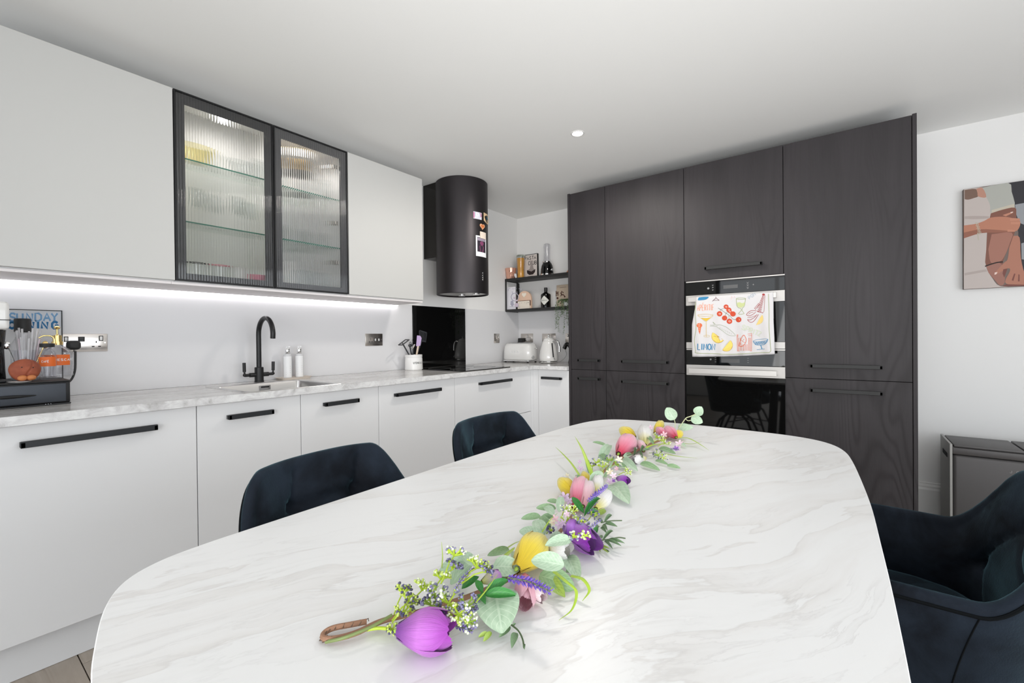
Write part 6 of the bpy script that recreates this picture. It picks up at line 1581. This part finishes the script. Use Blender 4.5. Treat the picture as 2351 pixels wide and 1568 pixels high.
# grass blades
def blade(pts, w0, m, h=.02):
    P_ = smooth([gp(*p) if len(p) == 3 else gp(*p, h) for p in pts], 7); n = len(P_); bm = B(); rows = []
    for i, p in enumerate(P_):
        d = (P_[min(i+1, n-1)]-P_[max(i-1, 0)]).normalized(); s_ = d.cross(Vector((0, 0, 1)));
        if s_.length < .2: s_ = d.cross((CAM-p).normalized())
        s_.normalize(); ww = mp_(p, w0)*.5*(1-(i/(n-1))**1.8)+.0003; up_ = s_.cross(d)
        rows.append([p-s_*ww, p+up_*ww*.35, p+s_*ww])
    grid(bm, rows); return obj('grass_blade', bm, m, t_g, ang=None)
m_gr = mat('grass_lime', hexc(165, 195, 60), .45); m_gr2 = mat('grass_olive', hexc(160, 180, 90), .5)
for pts, w_, m__ in (([(1272, 1312, .03), (1300, 1335, .03), (1323, 1358, .022), (1314, 1398, .01), (1283, 1424, .004)], 9, m_gr), ([(1312, 1322, .02), (1338, 1330, .022), (1353, 1355, .014), (1337, 1380, .005)], 11, m_gr),
                    ([(1360, 1092, .02), (1348, 1060, .045), (1336, 1030, .065), (1320, 1002, .08)], 9, m_gr), ([(1331, 1092, .02), (1312, 1064, .03), (1292, 1042, .035), (1275, 1026, .036)], 5, m_gr), ([(1556, 1006, .02), (1580, 1006, .025), (1604, 1018, .018), (1628, 1034, .008)], 5, m_gr),
                    ([(1528, 1042, .012), (1560, 1048, .012), (1602, 1052, .008)], 5, m_gr), ([(1482, 1028, .03), (1505, 1020, .035), (1540, 1022, .03)], 7, m_gr), ([(1566, 1018, .01), (1590, 1019, .01), (1612, 1014, .01)], 4, m_gr2), ([(1013, 1316, .02), (1016, 1280, .04), (1014, 1244, .06)], 3, m_gr2),
                    ([(1092, 1384, .045), (1120, 1350, .05), (1142, 1318, .05)], 3, m_gr), ([(1150, 1268, .012), (1180, 1248, .014), (1200, 1240, .014)], 5, m_gr2), ([(1388, 1096, .02), (1402, 1068, .04), (1414, 1048, .05)], 7, m_lf_mid), ([(1160, 1276, .02), (1176, 1262, .02), (1182, 1256, .02)], 10, m_gr), ([(1244, 1222, .03), (1262, 1195, .045), (1280, 1178, .04)], 3, m_gr)):
    blade(pts, w_, m__)
# umbels of little berries
m_bw = mat('berry_white', hexc(225, 232, 205), .4); m_bp = mat('berry_purple', hexc(128, 125, 160), .4); m_bd = mat('berry_dark', hexc(80, 78, 108), .4); m_bg = mat('berry_green', hexc(190, 208, 110), .45)
icos = bmesh.new(); bmesh.ops.create_icosphere(icos, subdivisions=1, radius=1); IV = [v.co.copy() for v in icos.verts]; IF = [[v.index for v in f.verts] for f in icos.faces]; icos.free()
def umbel(root_px, cen, rpx, h, n=16, col=(m_bp, m_bw), nn_=5):
    P0 = gp(*root_px, max(h-.02, .006)); Cn = gp(*cen, h); R_m = mp_(Cn, rpx); up_ = (Cn-P0).normalized(); up_ = (up_+Vector((0, 0, .5))).normalized()
    bm = B(); tube(bm, [P0, (P0+Cn)/2+Vector((0, 0, .002)), Cn-up_*R_m*.6], .0011, 6); br = Cn-up_*R_m*.6
    berries = B(); tips = []
    for i in range(nn_):
        a = i*2.4+rnd.uniform(0, .5); x, y = frame_of(up_); q = (up_*rnd.uniform(.25, .7)+x*math.cos(a)*.8+y*math.sin(a)*.8).normalized(); hub = br+q*R_m*.75
        tube(bm, [br, hub], .0013, 5, cap=False)
        for k in range(max(3, n//nn_)):
            e = (q+Vector((rnd.uniform(-1, 1), rnd.uniform(-1, 1), rnd.uniform(-.5, 1)))*.75).normalized(); tpp = hub+e*R_m*rnd.uniform(.35, .65)
            tube(bm, [hub, tpp], .0009, 4, cap=False)
            r_ = rnd.uniform(.0014, .0024); mi = 0 if rnd.random() < .5 else 1
            vs = [berries.verts.new(tpp+v*r_) for v in IV]
            for f in IF: berries.faces.new([vs[i_] for i_ in f]).material_index = mi
    s_ = obj('berry_sprig', bm, m_lime if rnd.random() < .75 else m_stem, t_g)
    obj('berries', berries, list(col), s_, kind='stuff', ang=None)
UM = [((900, 1425), (927, 1350), 16, .03), ((900, 1425), (944, 1372), 20, .03), ((940, 1400), (974, 1342), 20, .035), ((900, 1430), (930, 1398), 20, .03), ((970, 1390), (1007, 1360), 26, .04), ((985, 1380), (1016, 1318), 18, .045), ((1012, 1340), (1044, 1296), 18, .055),
      ((1012, 1340), (1046, 1264), 20, .065), ((1060, 1340), (1102, 1290), 24, .055), ((1060, 1340), (1118, 1304), 18, .055), ((1000, 1390), (1036, 1378), 26, .045), ((1030, 1390), (1056, 1408), 22, .04), ((1040, 1400), (1076, 1384), 22, .045), ((1045, 1405), (1078, 1424), 18, .03), ((880, 1444), (903, 1444), 12, .012), ((1000, 1385), (990, 1385), 20, .035),
      ((1320, 1215), (1326, 1190), 14, .05), ((1290, 1215), (1300, 1194), 12, .04), ((1320, 1215), (1340, 1202), 13, .05), ((1290, 1185), (1298, 1168), 11, .05), ((1300, 1185), (1316, 1170), 11, .05), ((1350, 1195), (1364, 1180), 11, .045), ((1320, 1220), (1318, 1230), 10, .055), ((1320, 1225), (1344, 1228), 9, .055), ((1255, 1225), (1264, 1216), 8, .03),
      ((1385, 1090), (1368, 1058), 10, .03), ((1385, 1090), (1383, 1066), 11, .035), ((1392, 1080), (1400, 1052), 10, .04), ((1395, 1080), (1417, 1062), 10, .035), ((1420, 1090), (1442, 1082), 10, .02), ((1360, 1080), (1360, 1066), 8, .02), ((1500, 1015), (1510, 1000), 9, .035), ((1510, 1025), (1530, 1014), 11, .03), ((1490, 1040), (1512, 1042), 11, .018), ((1500, 1045), (1524, 1050), 10, .014), ((1500, 1015), (1520, 1008), 8, .035)]
for i, (a, b, r_, h_) in enumerate(UM):
    umbel(a, b, r_, h_, n=49 if r_ > 15 else 30, nn_=7 if r_ > 15 else 6, col=((m_bd, m_bp), (m_bp, m_bw), (m_bw, m_bg))[i % 3] if b[0] > 960 else (m_bd, m_bg))
# lavender
m_lav = mat('lavender', hexc(140, 110, 205), .55); m_lav2 = mat('lavender_dark', hexc(105, 80, 180), .55)
def lavender(pts, wpx, h, n=60):
    P_ = smooth([gp(*p, h) for p in pts], 12); bm = B(); tube(bm, P_, .001, 6); s_ = obj('lavender_sprig', bm, m_stem2, t_g); fl_ = B()
    for i in range(n):
        k = i/(n-1); p = P_[int(k*(len(P_)-1))]; d = (P_[-1]-P_[0]).normalized(); x, y = frame_of(d); a = i*2.4
        q = (x*math.cos(a)+y*math.sin(a)+d*.8).normalized(); L_ = mp_(p, wpx)*.5*(1-.35*abs(k-.45)*1.6); s2 = q.cross(d).normalized()*L_*.13
        b0_ = p+q*.0008; tp_ = p+q*L_; md = p+q*L_*.6
        vs = [fl_.verts.new(v) for v in (b0_, md+s2, tp_, md-s2)]; f = fl_.faces.new(vs); f.material_index = i % 2
        u2 = q.cross(s2).normalized()*L_*.13; vs = [fl_.verts.new(v) for v in (b0_, md+u2, tp_, md-u2)]; fl_.faces.new(vs).material_index = (i+1) % 2
    obj('florets', fl_, [m_lav, m_lav2], s_, kind='stuff', smooth=False)
lavender([(1166, 1326), (1215, 1336), (1264, 1358)], 34, .05, 110); lavender([(1046, 1436), (1084, 1448)], 24, .012, 50); lavender([(1042, 1360), (1062, 1328), (1088, 1304)], 18, .045, 50)
lavender([(1351, 1214), (1380, 1192)], 14, .05, 50); lavender([(1350, 1150), (1372, 1132), (1393, 1115)], 20, .055, 110); lavender([(1346, 1166), (1372, 1152)], 14, .035, 40); lavender([(1538, 1030), (1558, 1032)], 10, .02, 30)
# small blossoms
def blossom(c, rpx, h, m):
    Cn = gp(*c, h); R_m = mp_(Cn, rpx); bm = B(); nrm = (CAM-Cn).normalized()+Vector((rnd.uniform(-.5, .5), rnd.uniform(-.5, .5), rnd.uniform(0, .8))); nrm.normalize(); x, y = frame_of(nrm)
    for k in range(5):
        a = 2*PI*k/5; d = x*math.cos(a)+y*math.sin(a); s_ = nrm.cross(d)
        rows = [[Cn-s_*.0005, Cn, Cn+s_*.0005], [Cn+d*R_m*.5-s_*R_m*.28+nrm*R_m*.1, Cn+d*R_m*.5, Cn+d*R_m*.5+s_*R_m*.28+nrm*R_m*.1], [Cn+d*R_m*.85-s_*R_m*.22+nrm*R_m*.25, Cn+d*R_m*.9+nrm*R_m*.15, Cn+d*R_m*.85+s_*R_m*.22+nrm*R_m*.25], [Cn+d*R_m*1.02+nrm*R_m*.3]*3]
        grid(bm, rows)
    ball(bm, Cn+nrm*.001, R_m*.14, 1)
    obj('blossom', bm, m, t_g, ang=None)
m_bl1 = mat('blossom_lilac', hexc(205, 180, 205), .5); m_bl2 = mat('blossom_pink', hexc(225, 185, 195), .5); m_bl3 = mat('blossom_cream', hexc(235, 225, 195), .5); m_bl4 = mat('blossom_violet', hexc(140, 80, 180), .5); m_bl5 = mat('blossom_blush', hexc(235, 205, 220), .5)
for c_, r_, h_, m__ in (((1274, 1192), 10, .04, m_bl2), ((1284, 1206), 10, .04, m_bl1), ((1292, 1200), 9, .045, m_bl1), ((1268, 1200), 8, .035, m_bl3), ((1296, 1142), 13, .03, m_bl1), ((1306, 1150), 10, .035, m_bl1), ((1302, 1180), 8, .05, m_bl5), ((1421, 1055), 9, .045, m_bl3), ((1400, 1084), 9, .04, m_bl3), ((1408, 1092), 9, .035, m_bl5), ((1400, 1106), 9, .02, m_bl1),
                        ((1333, 1076), 8, .025, m_bl1), ((1331, 1060), 5, .03, m_bl1), ((1560, 1018), 10, .03, m_bl5), ((1552, 1030), 7, .018, m_bl4), ((1494, 982), 7, .045, m_bl5), ((1416, 1076), 6, .03, m_bl2), ((1525, 998), 8, .035, m_bl2), ((1408, 1104), 6, .015, m_bl4), ((1302, 1092), 6, .02, m_bl3), ((1556, 1030), 8, .016, m_bl1)):
    blossom(c_, r_, h_, m__)
